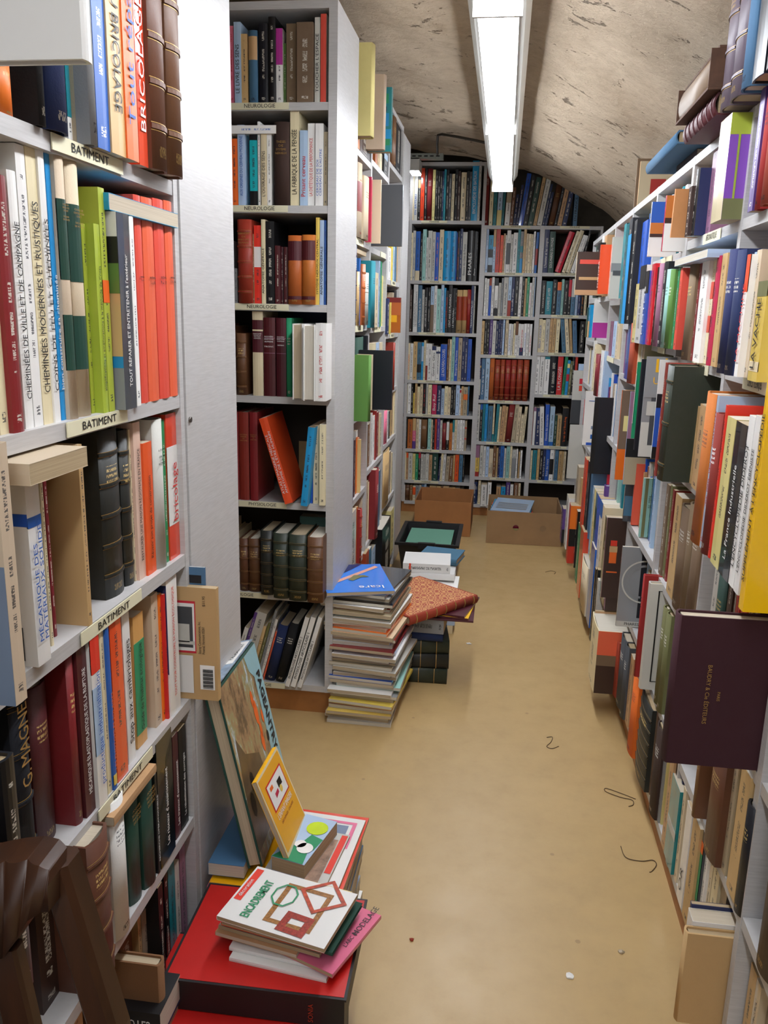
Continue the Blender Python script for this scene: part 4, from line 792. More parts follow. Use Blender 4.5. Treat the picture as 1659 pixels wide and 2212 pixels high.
# third shelves
row(URn, .795, """215 232 -65 dr H Y920 l3; 250 290 -50 gl L Y942 l2 R3; 376 418 200 dr L p0 l3 R5; 428 490 195 tn W p.5 l3; 494 538 300 tn W p.5 l2.5; 542 590 300 tn W p1 l2""", 'third shelf, third right bay', g1, R6)
row(URn, .755, """545 612 190 ob C p5.3 l2; 614 642 215 lb G p5.2 i:r; 645 690 370 dr C p5.2 i:w; 692 709 305 br2 H p5.2 l1; 712 778 405 ly G p5.5 l1; 782 866 450 bk G p5.6 l1|La France Industrielle|w; 868 916 395 w p5.5 l1|L'ENCYCLOPÉDIE DIDEROT|k; 918 958 395 w p5.6 l1|L'ENCYCLOPÉDIE DIDEROT ÉBÉNISTE|k; 962 1000 90 by G p6.7 h30|SUPPLÉMENT À L'ENCYCLOPÉDIE|k""", 'third shelf, second right bay', g1, R6)
# fourth shelves
row(URn, .535, """252 272 1000 wl W; 276 300 1010 ol; 304 318 1050 dr p-1; 322 372 1080 tn W p0; 378 440 1170 wl C p0; 444 478 1160 wl C p0; 482 545 1175 wl C p.3; 548 568 1480 mt p-1""", 'fourth shelf, third right bay', g1, R6)
row(URn, .50, """520 545 1500 lb; 655 690 1600 lg p-1; 694 760 1740 dgn L; 764 800 1700 dbr; 804 828 1750 lg; 832 862 1830 r; 866 912 1830 r; 918 955 1940 tn; 960 1010 1930 dbr""".replace('520 545 1500 lb; ', ''), 'fourth shelf, second right bay', g1, R6, hmax=0.235)
row(UR, .56, """420 440 -1120 dgn C; """ + "; ".join(f"{445 + 40 * k} {480 + 40 * k} {-1100 + (k * 37) % 90} {c}" for k, c in enumerate('n r w tn k'.split())), 'fourth shelf, fourth right bay', g1, R7) if False else None
# fifth shelves
row(URn, .285, """498 512 0 lg H Y828 h25 i:none A:lg,0,1,0,1; 645 668 50 ol C p0 h22; 672 700 60 ol C p0 h22; 704 726 80 ol p-1 h21""", 'fifth shelf, third right bay', g1, R7)
row(URn, .285, """560 575 -60 br L Y565 h13 A:br,0,1,0,1; 652 735 -60 bl L p1 h18; 752 812 200 be p0 h19; 818 832 200 dbr p-1 h18; 826 885 200 tn p.2 h20; 892 940 500 bk L p0 h17""", 'fifth shelf, second right bay', g1, R8)
row(URn, .29, """1066 1160 650 dbr L p0 h22; 1175 1260 650 dbr L p1 h22""", 'fifth shelf, nearest right bay', g1, R8)
# bottom shelves
row(URn, .075, """-60 -40 -160 n; 42 90 170 c H Y695 A:dbr,0,1,0,.45 A:wl,0,1,.45,.62 A:sal,0,1,.62,1; 182 238 300 rl C p1.5 R0; 244 282 345 rl C p1.5; 290 332 350 dg C p1; 334 356 370 dg C p1; 362 394 545 tn p.5; 398 438 470 o C p1.5 l1; 444 462 830 n C p0; 466 545 835 kl L p1 R6; 552 592 950 wl p0; 596 640 960 dbr C p.5; 644 668 1000 g p0; 672 694 1100 ly p-.5; 698 724 1130 tn p.5; 728 756 1150 dbr p0""".replace(' R0', '').replace('-60 -40 -160 n; ', ''), 'bottom shelf, third right bay', g1, R7, hmax=0.2)
row(URn, .075, """338 392 245 t G p.5 B:lg,.4,.5; 396 412 300 n p-.5; 416 432 350 c p0; 438 472 465 w G p.5 A:w,0,1,0,1 A:dr,.1,.9,.1,.6 A:w,.1,.9,.3,.34|OR|k; 480 525 560 tn W p.5 ; 534 560 610 dg G p0 B:gn,.35,.8 B:o,.8,.9; 564 600 700 w p-.5; 606 640 700 c p-1; 644 680 810 c p-1; 686 740 950 be p-1.5; 745 790 1040 bk p-2; 795 830 1180 y p-2; 835 880 1180 k p-2""", 'bottom shelf, second right bay', g1, R8, hmax=0.2)
# jutting and stacked-in-front books towards the far end
gf = 'books jutting out low down at the far right'
row(UR, .075, """44 56 245 pu Y590 A:pu,0,1,.4,1 A:r,.2,.6,.6,.8 A:bk,0,1,0,.4; 82 100 125 w Y635; 104 116 215 r Y800 A:o,0,1,.6,1 A:k,0,1,.3,.6; 134 142 290 gy Y805 A:lb,0,1,.35,1 A:t,0,1,0,.35; 176 186 285 bk G Y860 A:k,0,1,0,1; 196 212 420 gn Y1000; 214 240 450 r G Y1110; 242 298 745 c C Y1190; 302 344 620 b G Y1365; 348 358 885 k Y1620; 362 372 890 k Y1690; 352 372 1340 wl W Y1950 A:rl,0,1,.75,1 A:dr,0,1,.35,.75 A:k,0,1,0,.35""".replace("352 372 1340 wl W Y1950 A:rl,0,1,.75,1 A:dr,0,1,.35,.75 A:k,0,1,0,.35", "374 384 1000 lg Y1750"), 'floor-level row, far right', gf, R3, hmax=0.3)
row(UR, .31, """380 410 950 be p3; 440 470 1200 tn p2; 480 520 780 r p4; 522 560 830 k p3.5; 565 585 830 bk p3.5; 588 612 900 dr p3; 614 640 830 st p3""", 'low middle row, far right', gf, S4, hmax=0.27)
row(UR, .27, """645 668 830 lb p3; 670 700 1000 ly p3; 702 728 860 st B:dgn,.5,.8 p3; 730 775 1150 b p3; 778 822 1150 w B:b,.8,1 p3; 824 860 1330 c p3; 862 905 1150 dgn G p4; 908 955 1150 bk G p4 B:w,.1,.2; 958 975 1150 lil p4 A:dbr,0,1,0,1""", 'low middle row, fifth and sixth right bays', gf, S4, hmax=0.25)
def jut(px, py, z, w, d, ytop, code, fin, label, arts=(), bayclamp=0.0, **kw):
    """a book jutting out of the right-hand shelves; px,py = foot of its outer near corner"""
    P = on_z(px, py, z); h = float(solve_py(P, np.array([0, 0, 1.0]), ytop)); h = min(max(h, 0.08), 0.36)
    d = max(d, XR - P[0] + 0.06)
    return stand((P[0], P[1] + w, z), d, h, w, code, fin, label, arts=arts, group=gf, sideL=False, unit=UR, **kw)
def onto(o, s, y, z, size, col, up=False, w=0.0, nm='title', **kw):   # lettering on the near cover (local +x face)
    text(s, o, (w + 0.0008, y, z), (0, 0, -1) if up else (0, 1, 0), (0, 1, 0) if up else (0, 0, 1), size, flat_mat(col), **kw)
jut(1222, 1033, .375, .028, .2, 918, 'lg', 'H', 'tall plain pale grey box volume at the far right end of the right row', ink='none') if False else jut(1224, 1033, .375, .02, .2, 918, 'lg', 'H', 'tall plain pale grey volume jutting out at the far end of the right row', ink='none')
jut(1231, 915, .60, .01, .2, 800, 'dg', 'G', 'dark photo book with red lettering on grey, jutting far right', arts=(('lg', 0, 1, .45, 1), ('r', .15, .9, .62, .72), ('r', .15, .9, .75, .85)), ink='none')
jut(1241, 910, .60, .012, .2, 786, 'lb', 'G', 'sky-blue photo book jutting out beside the white and blue volume', arts=(('lb', 0, 1, .4, 1), ('be', 0, 1, 0, .3)), ink='none')
jut(1257, 961, .60, .018, .15, 845, 'w', 'G', 'white volume with blue floral print jutting out beside the black cover', arts=(('b', .1, .9, 0, .05), ('b', .2, .7, .12, .2), ('gy', .2, .8, .3, .36), ('b', .1, .9, .82, .83)), ink='b')
jut(1274, 1023, .563, .02, .2, 859, 'k', 'H', 'large plain black cover jutting out of the middle of the right row', arts=(('bk', .06, 1, 0.01, .99),), ink='none')
jut(1328, 1036, .646, .012, .2, 843, 'o', 'G', 'orange book with dark photograph just right of the black cover', arts=(('wl', 0, 1, .35, 1), ('ly', .05, .5, .55, .72)), ink='none')
jut(1345, 1046, .660, .006, .2, 846, 'lb', 'G', 'pale blue edged photo cover between the orange book and grey post', arts=(('lil', 0, 1, .5, 1), ('k', 0, 1, .3, .5), ('be', 0, 1, 0, .3)), ink='none')
jut(1363, 947, .80, .006, .15, 782, 'gn', 'G', 'thin green and grey booklet left of the navy spine, fourth right bay', ink='none', rings=[(.2, .85, 0, 'lg')])
jut(1370, 972, .80, .012, .17, 776, 'bk', 'H', 'dark navy cloth spine beside the black and white photo cover', ink='none')
o = jut(1378, 986, .80, .004, .17, 770, 'g', 'G', 'black and white photo cover with orange letter, jutting out, fourth right bay', arts=(('lg', 0, 1, 0, .35), ('dg', .1, .7, .12, .6), ('g', 0, 1, .6, 1), ('lg', .05, .35, .42, .56)), ink='none')
onto(o, "L'", .018, .20, 0.040, 'by', w=.004, bold=.02); onto(o, "Une", .016, .168, 0.022, 'by', w=.004)
o = jut(1406, 990, .80, .006, .15, 777, 'w', 'G', 'white cover with deep blue lower half, next to the photo cover', arts=(('b', 0, 1, .12, .52), ('bk', 0, 1, .52, .66), ('k', 0, 1, 0, .12)), ink='none')
onto(o, "I", .010, .185, 0.03, 'k', w=.006)
o = jut(1345, 1126, .548, .012, .2, 1003, 'dg', 'G', 'dark blue grey cover lettered LA, left of the coral one', arts=(('st', 0, 1, .1, .45), ('dg', .1, 1, .45, 1)), ink='none')
onto(o, 'LA', .010, .175, 0.014, 'w', w=.012)
jut(1364, 1134, .548, .016, .2, 1002, 'sal', 'H', 'coral orange hardback jutting out below the photo covers', ink='none')
o = jut(1380, 1160, .548, .012, .2, 1033, 'mt', 'W', 'faded mint green pamphlet with black handwriting jutting out', arts=(('ol', .02, .06, 0, 1),), ink='none')
onto(o, 'Echo', .028, .19, 0.022, 'k', up=True, w=.012); onto(o, 'Folio  10', .018, .11, 0.009, 'k', up=True, w=.012)
o = jut(1303, 1117, .45, .03, .2, 1050, 'pu', 'H', 'small dark purple volume with gilt letter on its cover', ink='none'); onto(o, 'V', .008, .045, 0.022, 'y', w=.03)
jut(1323, 1110, .45, .02, .2, 1060, 'c', 'W', 'short cream book right of the purple gilt volume', ink='none')
o = jut(1298, 1290, .312, .008, .22, 1118, 'lil', 'G', 'dark cover with toy soldier figure jutting out', arts=(('dbr', 0, 1, 0, 1),), ink='none')
am = MB()
for (u0, u1, a0, a1) in ((.25, .45, .55, .72), (.2, .5, .40, .42)): am.box((.0086, .10 * u0 - .012, a0 * .19), (.0092, .10 * u1 - .012, a1 * .19))
am.build('figure_coat', flat_mat('o'), o); am = MB(); am.box((.0086, .012, .137), (.0092, .034, .155)); am.build('figure_face', flat_mat('tn'), o); am = MB(); am.box((.0086, .014, .156), (.0092, .032, .172)); am.build('figure_hat', flat_mat('br2'), o)
jut(1311, 1285, .312, .022, .19, 1121, 'lb', 'P', 'pale grey blue volume standing right of the toy soldier cover', ink='none')
o = jut(1330, 1352, .312, .010, .2, 1181, 'g', 'G', 'glossy grey cover with black car and dial, low on the right', arts=(('bk', .25, 1, .12, .95), ('lg', 0, .9, 0, .07), ('lg', .5, .62, .2, .3)), ink='none')
onto(o, 'PHARES', .02, .008, 0.011, 'k', w=.010)
def ringm(o, x, cy, cz, r, t, a0, a1, mat, nm):
    mb = MB(); n = 28
    for k in range(n):
        q0 = math.radians(a0 + (a1 - a0) * k / n); q1 = math.radians(a0 + (a1 - a0) * (k + 1) / n); i = len(mb.v)
        for q, rr in ((q0, r), (q1, r), (q1, r - t), (q0, r - t)): mb.v.append((x, cy + rr * math.cos(q), cz + rr * math.sin(q)))
        mb.poly([i, i + 1, i + 2, i + 3])
    return mb.build(nm, mat, o)
ringm(o, .0114, .062, .125, .058, .004, 75, 265, flat_mat('lg'), 'dial_ring'); ringm(o, .0114, .062, .125, .046, .006, 80, 260, flat_mat('g'), 'dial_ring')
jut(1372, 1340, .312, .012, .2, 1188, 'k', 'H', 'plain black hardback behind the car cover, right side low', ink='none')
jut(1391, 1262, .312, .010, .2, 1203, 'dg', 'P', 'short dark booklet with pale top edge beside the black hardbacks', ink='none') if False else None
jut(1385, 1466, .312, .01, .2, 1242, 'br2', 'C', 'red patterned hardback standing left of the framed grey board', arts=(('dr', .1, .9, .1, .9),), ink='none') if False else jut(1372, 1462, .29, .014, .17, 1243, 'rl', 'C', 'red patterned hardback standing left of the framed grey board', ink='k')
jut(1275, 1447, .077, .012, .2, 1320, 'wl', 'W', 'worn cream and dark red book standing at floor level, far right', arts=(('tn', 0, .35, 0, 1), ('dr', .35, 1, .45, 1), ('k', .35, 1, 0, .45)), ink='none')
# framed board (the grey volume's near cover)
gb_ = [b for r_, s_ in ROWS if s_ == 'fifth shelf, third right bay' for b in r_][0]['o']
am = MB(); dd = 0.165; 
for a, b_ in (((.018, .02), (.021, .235)), ((.018, .02), (.15, .0215)), ((.018, .2335), (.15, .235))): am.box((.0300, a[0], a[1]), (.0306, b_[0], b_[1]))
# (a thin black ruled frame printed on the cover)
wgb = max(v.co.x for ch in gb_.children for v in ch.data.vertices if ch.name.startswith('cover')); 
for k in range(len(am.v)): am.v[k] = (am.v[k][0] - .03 + wgb + .0006, am.v[k][1], am.v[k][2])
am.build('ruled_frame', flat_mat('k'), gb_)
# the maroon presentation volume
o = jut(1438, 1647, .502, .028, .26, 1330, 'mx', 'C', 'large dark maroon presentation volume jutting out of the right-hand case', ink='none')
h_ = 0.3
text('BAUDRY & Cie ÉDITEURS', o, (.0292, .043, .150), (0, .0, -1), (0, 1, 0), .008, gold_mat(), maxw=.092); text('PARIS', o, (.0292, .058, .112), (0, 0, -1), (0, 1, 0), .0055, gold_mat())
# things lying on top of the right-hand row
GT = 'books lying on top of the right-hand row'
def lay_y(y0, y1, X0, X1, z, T, code, fin, label, th=0, group=GT, **kw):
    d, L = (X1 - X0, y1 - y0) if th in (0, 180) else (y1 - y0, X1 - X0)
    return lay(((X0 + X1) / 2, (y0 + y1) / 2, z), th, d, L, T, code, fin, label=label, group=group, **kw)
ZT = RZT + 0.0005
lay_y(1.93, 2.32, .335, .50, ZT + .024, .026, 'st', 'C', 'blue clothbound book lying on top of the right row, ends overhanging', 0, ink='none')
lay_y(1.98, 2.20, .385, .52, ZT, .023, 'dbr', 'P', 'dark book lying under the blue clothbound one on top of the right row', 0, ink='none')
lay_y(1.56, 1.81, .328, .50, ZT, .035, 'ma', 'L', 'long dark red leather volume lying on top of the right row', 0, ink='none', rings=[(f, f + .02, .0012, 'self') for f in (.06, .2, .34, .48, .62, .76, .9)])
# battered brown box with a worn volume inside
bx = empty('box', Matrix.Translation((.308, 1.548, ZT + .0358))); tag(bx, 'battered brown slipcase lying open towards the aisle on top of the right row', 'box')
BROWN = plain('old_board', lin(92, 62, 44), 0.8, 0.3, 30, bmp=.3)
for a, b_, nm in (((0, 0, 0), (.20, .27, .004), 'lower_board'), ((0.012, 0, .062), (.20, .27, .066), 'upper_board'), ((0, 0, .0042), (.20, .004, .0618), 'end_board'), ((0, .266, .0042), (.20, .27, .0618), 'end_board'), ((.196, .0042, .0042), (.20, .2658, .0618), 'back_board')):
    m_ = MB(); m_.box(a, b_); m_.build(nm, BROWN, bx)
lay((.395, 1.683, ZT + .0402), 0, .16, .25, .050, 'wl', 'L', label='worn brown leather volume inside the battered slipcase', group=GT, ink='none')
# upright volumes on top of the row, nearest the camera
URt = Unit((XR - .01, 0, 0), (0, -1, 0), (1, 0, 0), 'top of right row', 0.2, True)
row(URt, ZT + .0365, """1575 1592 -60 lil L R4 p4; 1594 1622 -60 lil L R4 p3; 1626 1646 -60 st C p2; 1648 1690 -60 k H p2 A:by,.0,.2,.55,.7 A:br2,.0,.2,.2,.3 i:none""", 'top of the right row', GT, (0, 0, 1), hmax=0.3) if False else row(URt, ZT, """1557 1576 0 gp L R4 h22 p3; 1578 1600 0 gp L R4 h23 p3; 1603 1621 0 st C h23 p3; 1624 1650 0 bk H h24 p3 i:none; 1655 1700 0 k H h24 p3""", 'top of the right row', GT, (0, 0, 1))
# brown paper folder leaning on top at the far end
o = stand((.375, 2.75, ZT), .11, .125, .010, 'tn', 'W', 'old brown paper folder propped on top of the right row near the far end', sideL=False, unit=UR, ink='none', group=GT, arts=(('be', 0, 1, 0, 1), ('rl', .3, .7, .25, .6)))
stand((.372, 2.80, ZT), .12, .14, .014, 'wl', 'W', 'darker brown folder standing behind the paper one on the right row', sideL=False, unit=UR, ink='none', group=GT)
# tan envelope and booklet lying over the second shelf
lay_y(1.57, 1.86, .340, .50, 1.2065, .014, 'lb', 'P', 'white paper folder lying flat over the books, second shelf, third right bay', 90, group=g1, ink='none')

# ordinary volumes filling the shelves behind the jutting ones
rf = random.Random(5)
def fill(i, z, n, codes, sn, ph=0.0, h0=.15, h1=.2, lo=0.02, hi=0.98):
    out = []; a, b_ = RY[i], RY[i + 1]; y = a - .012 - (a - b_ - .024) * lo; yend = a - .012 - (a - b_ - .024) * hi
    while y > yend + .014:
        w = rf.uniform(.012, .032); c = rf.choice(codes); h = rf.uniform(h0, h1); fin = rf.choice('PPPGCH'); p = -.012 - rf.random() * .02 + ph
        w = min(w, y - yend - .001); d = rf.uniform(.11, .15)
        o = book(w - .0008, d, h, c, fin, UR.mat(np.array([XR - p, y, z + .0003]))); o['group'] = 'books filling the shelves of the right-hand row'; o['category'] = 'book'
        out.append(dict(o=o, code=c, w=w, h=h, t=None, f=fin, lean=0, p=p, note=None)); y -= w
    ROWS.append((out, sn))
MIX = 'w c lg g k n b sb lb t dgn r dr o tn be br pu mt'.split(); OLD = 'tn be br c dr bl vl ol wl'.split(); BRI = 'w w c lb lg sb r n be t'.split()
RB = {0: 'eighth', 1: 'seventh', 2: 'sixth', 3: 'fifth', 4: 'fourth', 5: 'third', 6: 'second'}
fill(2, .70, 9, MIX, 'shelf at half height, sixth right bay', h1=.21); fill(2, .46, 9, MIX, 'lower shelf, sixth right bay', h1=.19)
fill(3, .70, 9, MIX, 'shelf at half height, fifth right bay', h1=.19); fill(3, .45, 9, MIX, 'lower shelf, fifth right bay', h1=.19)
fill(4, .80, 9, BRI, 'shelf at half height, fourth right bay', h1=.2); fill(4, .545, 9, MIX, 'lower shelf, fourth right bay', h1=.19)
fill(4, .31, 9, MIX, 'low shelf, fourth right bay', h1=.19); fill(0, .563, 9, BRI, 'lower shelf, eighth right bay', h1=.2); fill(1, .563, 9, MIX, 'lower shelf, seventh right bay', h1=.2)
fill(0, .81, 9, BRI, 'shelf at half height, eighth right bay', h1=.16); fill(0, 1.18, 9, BRI, 'high shelf, eighth right bay', h1=.2, lo=.5); fill(1, 1.18, 9, BRI, 'high shelf, seventh right bay', h1=.2, lo=.6)
fill(2, 1.162, 9, BRI, 'high shelf, sixth right bay', h1=.22, lo=.35); fill(4, 1.245, 9, BRI, 'high shelf, fourth right bay', h1=.15, hi=.9); fill(2, .075, 9, MIX, 'bottom shelf, sixth right bay', h1=.16); fill(3, .075, 9, MIX, 'bottom shelf, fifth right bay', h1=.16, ph=.0); fill(4, .075, 9, MIX, 'bottom shelf, fourth right bay', h1=.18, hi=.55)
fill(7, .075, 9, OLD, 'bottom shelf, nearest right bay', h1=.18); fill(6, 1.262, 9, OLD, 'high shelf, second right bay', h1=.15, lo=.4); fill(3, .27, 9, MIX, 'low shelf, fifth right bay', h1=.15); fill(5, 1.262, 9, OLD, 'back of the high shelf, third right bay', h1=.15, lo=.1, hi=.45, ph=-.02)
# ------------------------------------------------------------------ left aisle bookcases beyond the neurology case
L1 = (740, 60, 5.531); L2 = (730, 440, 5.531); L3 = (730, 820, 5.025)
gl = 'books in the left aisle bookcases'
row(UL, 1.555, """108 150 1310 n p-1; 152 205 1300 ob p0; 210 325 1300 dbr p0""", 'top shelf, first left aisle bay', gl, L1, hmax=.22)
row(UL, 1.571, """390 412 1480 ob p-.5; 415 440 1470 tn; 442 470 1480 c; 490 535 1480 bk B:lb,.7,1 p0""", 'top shelf, second left aisle bay', gl, L1, hmax=.22)
row(UL, 1.632, """588 628 1040 br L p0; 636 690 1130 bk p0; 693 700 1140 lg; 704 712 1200 k""", 'top shelf, third left aisle bay', gl, L1, hmax=.2)
row(UL, 1.313, """104 158 1620 bl L p0 R4; 162 218 1600 vl C p.3 B:dr,.35,.75 i:r; 225 300 1760 vl C p1 i:k; 305 320 1760 w; 322 345 1780 cr p1.5""", 'second shelf, first left aisle bay', gl, L1)
row(UL, 1.308, """-100 -95 0 w""".replace('-100 -95 0 w', '592 600 1740 t p-1; 602 622 1740 tn; 625 645 1745 tn; 648 680 1760 c'), 'second shelf, third left aisle bay', gl, L1, hmax=.2) if False else None
row(UL, 1.222, """596 628 520 w; 634 650 510 y; 656 672 510 lb; 676 694 400 st; 700 716 340 tn; 720 736 350 ly""", 'second shelf, third left aisle bay', gl, L2, hmax=.3)
row(UL, 1.062, """124 148 450 n L p.5 R5; 150 174 470 n L p.5 R5; 176 200 480 n L p.5 R5; 203 240 810 tn L p1 i:k; 243 262 650 b p.5; 266 308 720 ob L p1 R4; 312 352 820 lg C B:br,.38,.39 B:br,.62,.63 p.5""", 'third shelf, first left aisle bay', gl, L2)
row(UL, 1.052, """385 432 680 t C p1; 436 472 820 c p.8; 476 494 680 lb G p.8; 497 512 690 gn p.5; 520 536 860 ly; 540 556 850 w""", 'third shelf, second left aisle bay', gl, L2, hmax=.235)
row(UL, 1.022, """580 608 1130 n p.5; 612 632 1180 y p1 A:y,0,1,0,1; 640 660 1060 be; 664 690 1040 k; 694 720 1020 o""", 'third shelf, third left aisle bay', gl, L2, hmax=.18)
row(UL, .785, """120 150 1680 k H p0; 155 300 1620 dgn C p-2; 305 375 1580 bk H p.5""", 'fourth shelf, first left aisle bay', gl, L2) if False else row(UL, .785, """122 190 1690 k H p-1; 195 300 1600 dgn C p-1; 304 345 1580 bk H p.5""", 'fourth shelf, first left aisle bay', gl, L2, hmax=.26)
row(UL, .80, """400 440 1580 c p1; 445 480 1660 lb; 485 520 1660 c""", 'fourth shelf, second left aisle bay', gl, L2, hmax=.2)
row(UL, .80, """650 662 1660 rl L p1; 664 675 1650 lg; 678 690 1680 wl W; 692 704 1680 c; 706 716 1690 w""", 'fourth shelf, third left aisle bay', gl, L2, hmax=.2)
row(UL, .523, """84 118 690 tn L p.3; 120 142 690 tn L p.3; 146 164 650 n p.5; 168 182 660 ma; 186 205 560 w B:o,0,.9; 208 224 640 o; 228 244 650 ly p0""", 'fifth shelf, first left aisle bay', gl, L3)
row(UL, .569, """320 340 490 br; 343 366 370 w; 370 392 400 w; 395 412 340 rl; 415 434 360 dr; 438 470 375 c""", 'fifth shelf, second left aisle bay', gl, L3, hmax=.225)
row(UL, .595, """490 524 345 pk C; 528 545 350 w; 549 560 345 k; 566 590 110 tn; 593 612 110 c""", 'fifth shelf, third left aisle bay', gl, L3, hmax=.2)
row(UL, .29, """76 104 1510 mt G p1; 110 126 1450 br p1; 130 190 1470 w G p1; 194 208 1390 ob p0; 212 244 1410 rl L p1 R5; 247 258 1300 vl""", 'sixth shelf, first left aisle bay', gl, L3, hmax=.22)
row(UL, .30, """300 318 1110 vl; 320 336 1110 c; 338 354 1090 w; 357 422 985 dr C p1.5; 428 450 1000 st p.5""", 'sixth shelf, second left aisle bay', gl, L3, hmax=.26)
row(UL, .345, """476 545 780 tn C p0; 548 566 790 be; 570 584 800 c; 588 600 800 lg""", 'sixth shelf, third left aisle bay', gl, L3, hmax=.22)
row(UL, .07, """290 325 1880 rl p1; 328 354 1850 st p1; 357 400 1860 lb p.5; 404 445 1770 ma p.5; 450 462 1700 tn""", 'bottom shelf, second left aisle bay', gl, L3, hmax=.22)
row(UL, .07, """468 560 1560 k H p3; 565 600 1430 ly p0""", 'bottom shelf, third left aisle bay', gl, L3, hmax=.24)
def jutl(px, py, z, w, ytop, code, fin, label, arts=(), d=0.14, h=None, **kw):
    P = on_z(px, py, z)
    if h is None: h = float(solve_py(P, np.array([0, 0, 1.0]), ytop))
    h = min(max(h, 0.08), 0.4); d = max(d, P[0] - XL + 0.06)
    return stand((P[0], P[1], z), d, h, w, code, fin, label, arts=arts, group=gl, unit=UL, **kw)
jutl(799.5, 293, 1.578, .05, 91, 'ly', 'C', 'tall pale yellow book jutting out at the top of the left aisle row', ink='none')
jutl(826.5, 322, 1.576, .03, 160, 'vl', 'C', 'pale pinkish grey book jutting out behind the tall yellow one', ink='none')
jutl(843.5, 327.6, 1.576, .03, 188, 't', 'G', 'blue and green marbled book jutting out, top of the left aisle row', arts=(('t', 0, 1, 0, 1), ('gn', 0.02, .12, .1, .3), ('sb', .05, .4, .4, .6), ('gn', .06, .5, .75, .9), ('n', .1, .3, .62, .7), ('sb', 0, .2, .2, .35)), ink='none')
jutl(867, 532, 1.312, .02, 399, 'dg', 'P', 'dark grey box file cover jutting out, second left aisle bay', ink='none', rings=[])
jutl(821, 526, 1.312, .008, 388, 'c', 'P', 'cream cover with thin ruled border left of the dark grey file', ink='none')
jutl(865, 721, 1.054, .02, 643, 'ob', 'G', 'orange and yellow patterned cover jutting out with dark red top band', arts=(('by', .1, .9, .3, .5), ('o', 0, 1, .05, .3), ('dr', 0, 1, .86, 1), ('y', .3, .9, .6, .8)), ink='none') if False else jutl(864, 719, 1.0235, .02, 643, 'ob', 'G', 'orange and yellow patterned cover jutting out with dark red top band', arts=(('by', .1, .9, .3, .5), ('ob', 0, 1, .5, .86), ('dr', 0, 1, .86, 1)), ink='none')
jutl(794, 911, .787, .03, 768, 'gm', 'C', 'olive green clothbound book jutting out of the left aisle row', ink='none')
jutl(803, 886, .802, .008, 766, 'c', 'W', 'thin cream book between the green and the black jutting covers', ink='none')
jutl(844.5, 886, .802, .02, 758, 'bk', 'H', 'large plain black cover jutting out of the left aisle row', ink='none')
lay((XL - .075, 2.62, 1.272), 90, .2, .14, .012, 'tn', 'P', label='tan paperback lying on the leather books, third shelf of the left aisle row', group=gl, ink='none')
# ------------------------------------------------------------------ stacks on the floor
def V3(a): return Vector([float(q) for q in a])
def slab(pa, pb, pc, ztop, T, code, fin, label, spine='left', group=None, **kw):
    """flat volume whose top corners near-left, near-right, far-right are read from the photograph at height ztop"""
    A, B, Cc = (V3(on_z(*p, ztop)) for p in (pa, pb, pc))
    u = (B - A); a = u.length; u.normalize(); v = Vector((-u.y, u.x, 0)); b = abs((Cc - B).dot(v))
    c = A + u * a / 2 + v * b / 2; c.z = ztop - T
    e, D, L = {'left': (u, a, b), 'right': (-u, a, b), 'near': (v, b, a), 'far': (-v, b, a)}[spine]
    o = lay(c, math.degrees(math.atan2(e.y, e.x)), D, L, T, code, fin, label=label, group=group, **kw)
    return o, D, L
def on_top(o, T, pts, mat, nm, lift=0.0006):
    """flat printed shape on a lying volume's upper cover; pts in (y, z) of the volume"""
    mb = MB(); i = 0
    for poly in pts:
        i = len(mb.v); mb.v += [(T + lift, y, z) for y, z in poly]; mb.poly(list(range(i, i + len(poly))))
    return mb.build(nm, mat, o)
# --- magazines in front of the neurology case
GMG = 'magazines in the tall stack'
rm = random.Random(11)
cols = ['lg', 'w', 'be', 'y', 'lg', 'o', 'y', 'be', 'g', 'w', 'mt', 'be', 'b', 'w', 'k', 'lg', 'be', 'dg', 'pu', 'w', 'lb', 'dr', 'w', 'lb', 'dr', 'c', 'o', 'w', 'br2', 'w', 't', 'c', 'r', 'w', 'k', 'lg', 'dg', 'lb']
zc = 0.0; words = []
from collections import Counter
for k, c in enumerate(cols):
    T = 0.0097 if k < len(cols) - 1 else 0.010
    f = k / (len(cols) - 1)
    cx = -0.335 + 0.008 * f + rm.uniform(-.010, .008) + (0.012 * math.sin(f * 5)); cy = 2.190 + 0.055 * f + rm.uniform(-.014, .014)
    yaw = 180 - 3 + rm.uniform(-3, 3) - 4 * f + (rm.choice((0, 0, 180)))
    words.append(PAL[c][0]); 
    prevw = words[-2] if k else None
    if k == len(cols) - 1: break
    lab = f"{PAL[c][0]} magazine lying on a {prevw} one, {ORD[k] if k < 28 else 'upper part'} from the floor in the magazine stack" if k else "pale grey magazine at the very bottom of the tall magazine stack"
    if k >= 28: lab = f"{PAL[c][0]} magazine, {ORD[len(cols) - 1 - k]} from the top of the tall magazine stack"
    elif k: lab = f"{PAL[c][0]} magazine, {ORD[k]} from the floor in the tall magazine stack"
    lay((cx, cy, zc), yaw, 0.178, 0.262, T - .0004, c, 'G', label=lab, group=GMG, ink='none', cat='magazine', name='magazine')
    zc += T
A_ = on_z(708, 1283, zc + .010); 
top, D_, L_ = slab((706, 1281), (853, 1276), (893, 1216), zc + 0.0101, 0.0099, 'ab', 'G', 'blue aviation magazine on top of the tall stack, flying boat on its cover', 'right', GMG, ink='none', cat='magazine', name='magazine')
T_ = .0099
on_top(top, T_, [[(D_, 0.0), (D_, L_ * .0 + .0), (D_, L_), (D_ * .35, L_)]][:0] + [[(D_, L_ * .5), (D_ * .75, L_ * .42), (D_ * .5, L_ * .2), (D_ * .3, .001), (D_, .001)]], flat_mat('n', .2) if False else plain('deep_sky_print', lin(24, 40, 110), .25, .35, 60), 'cover_print')
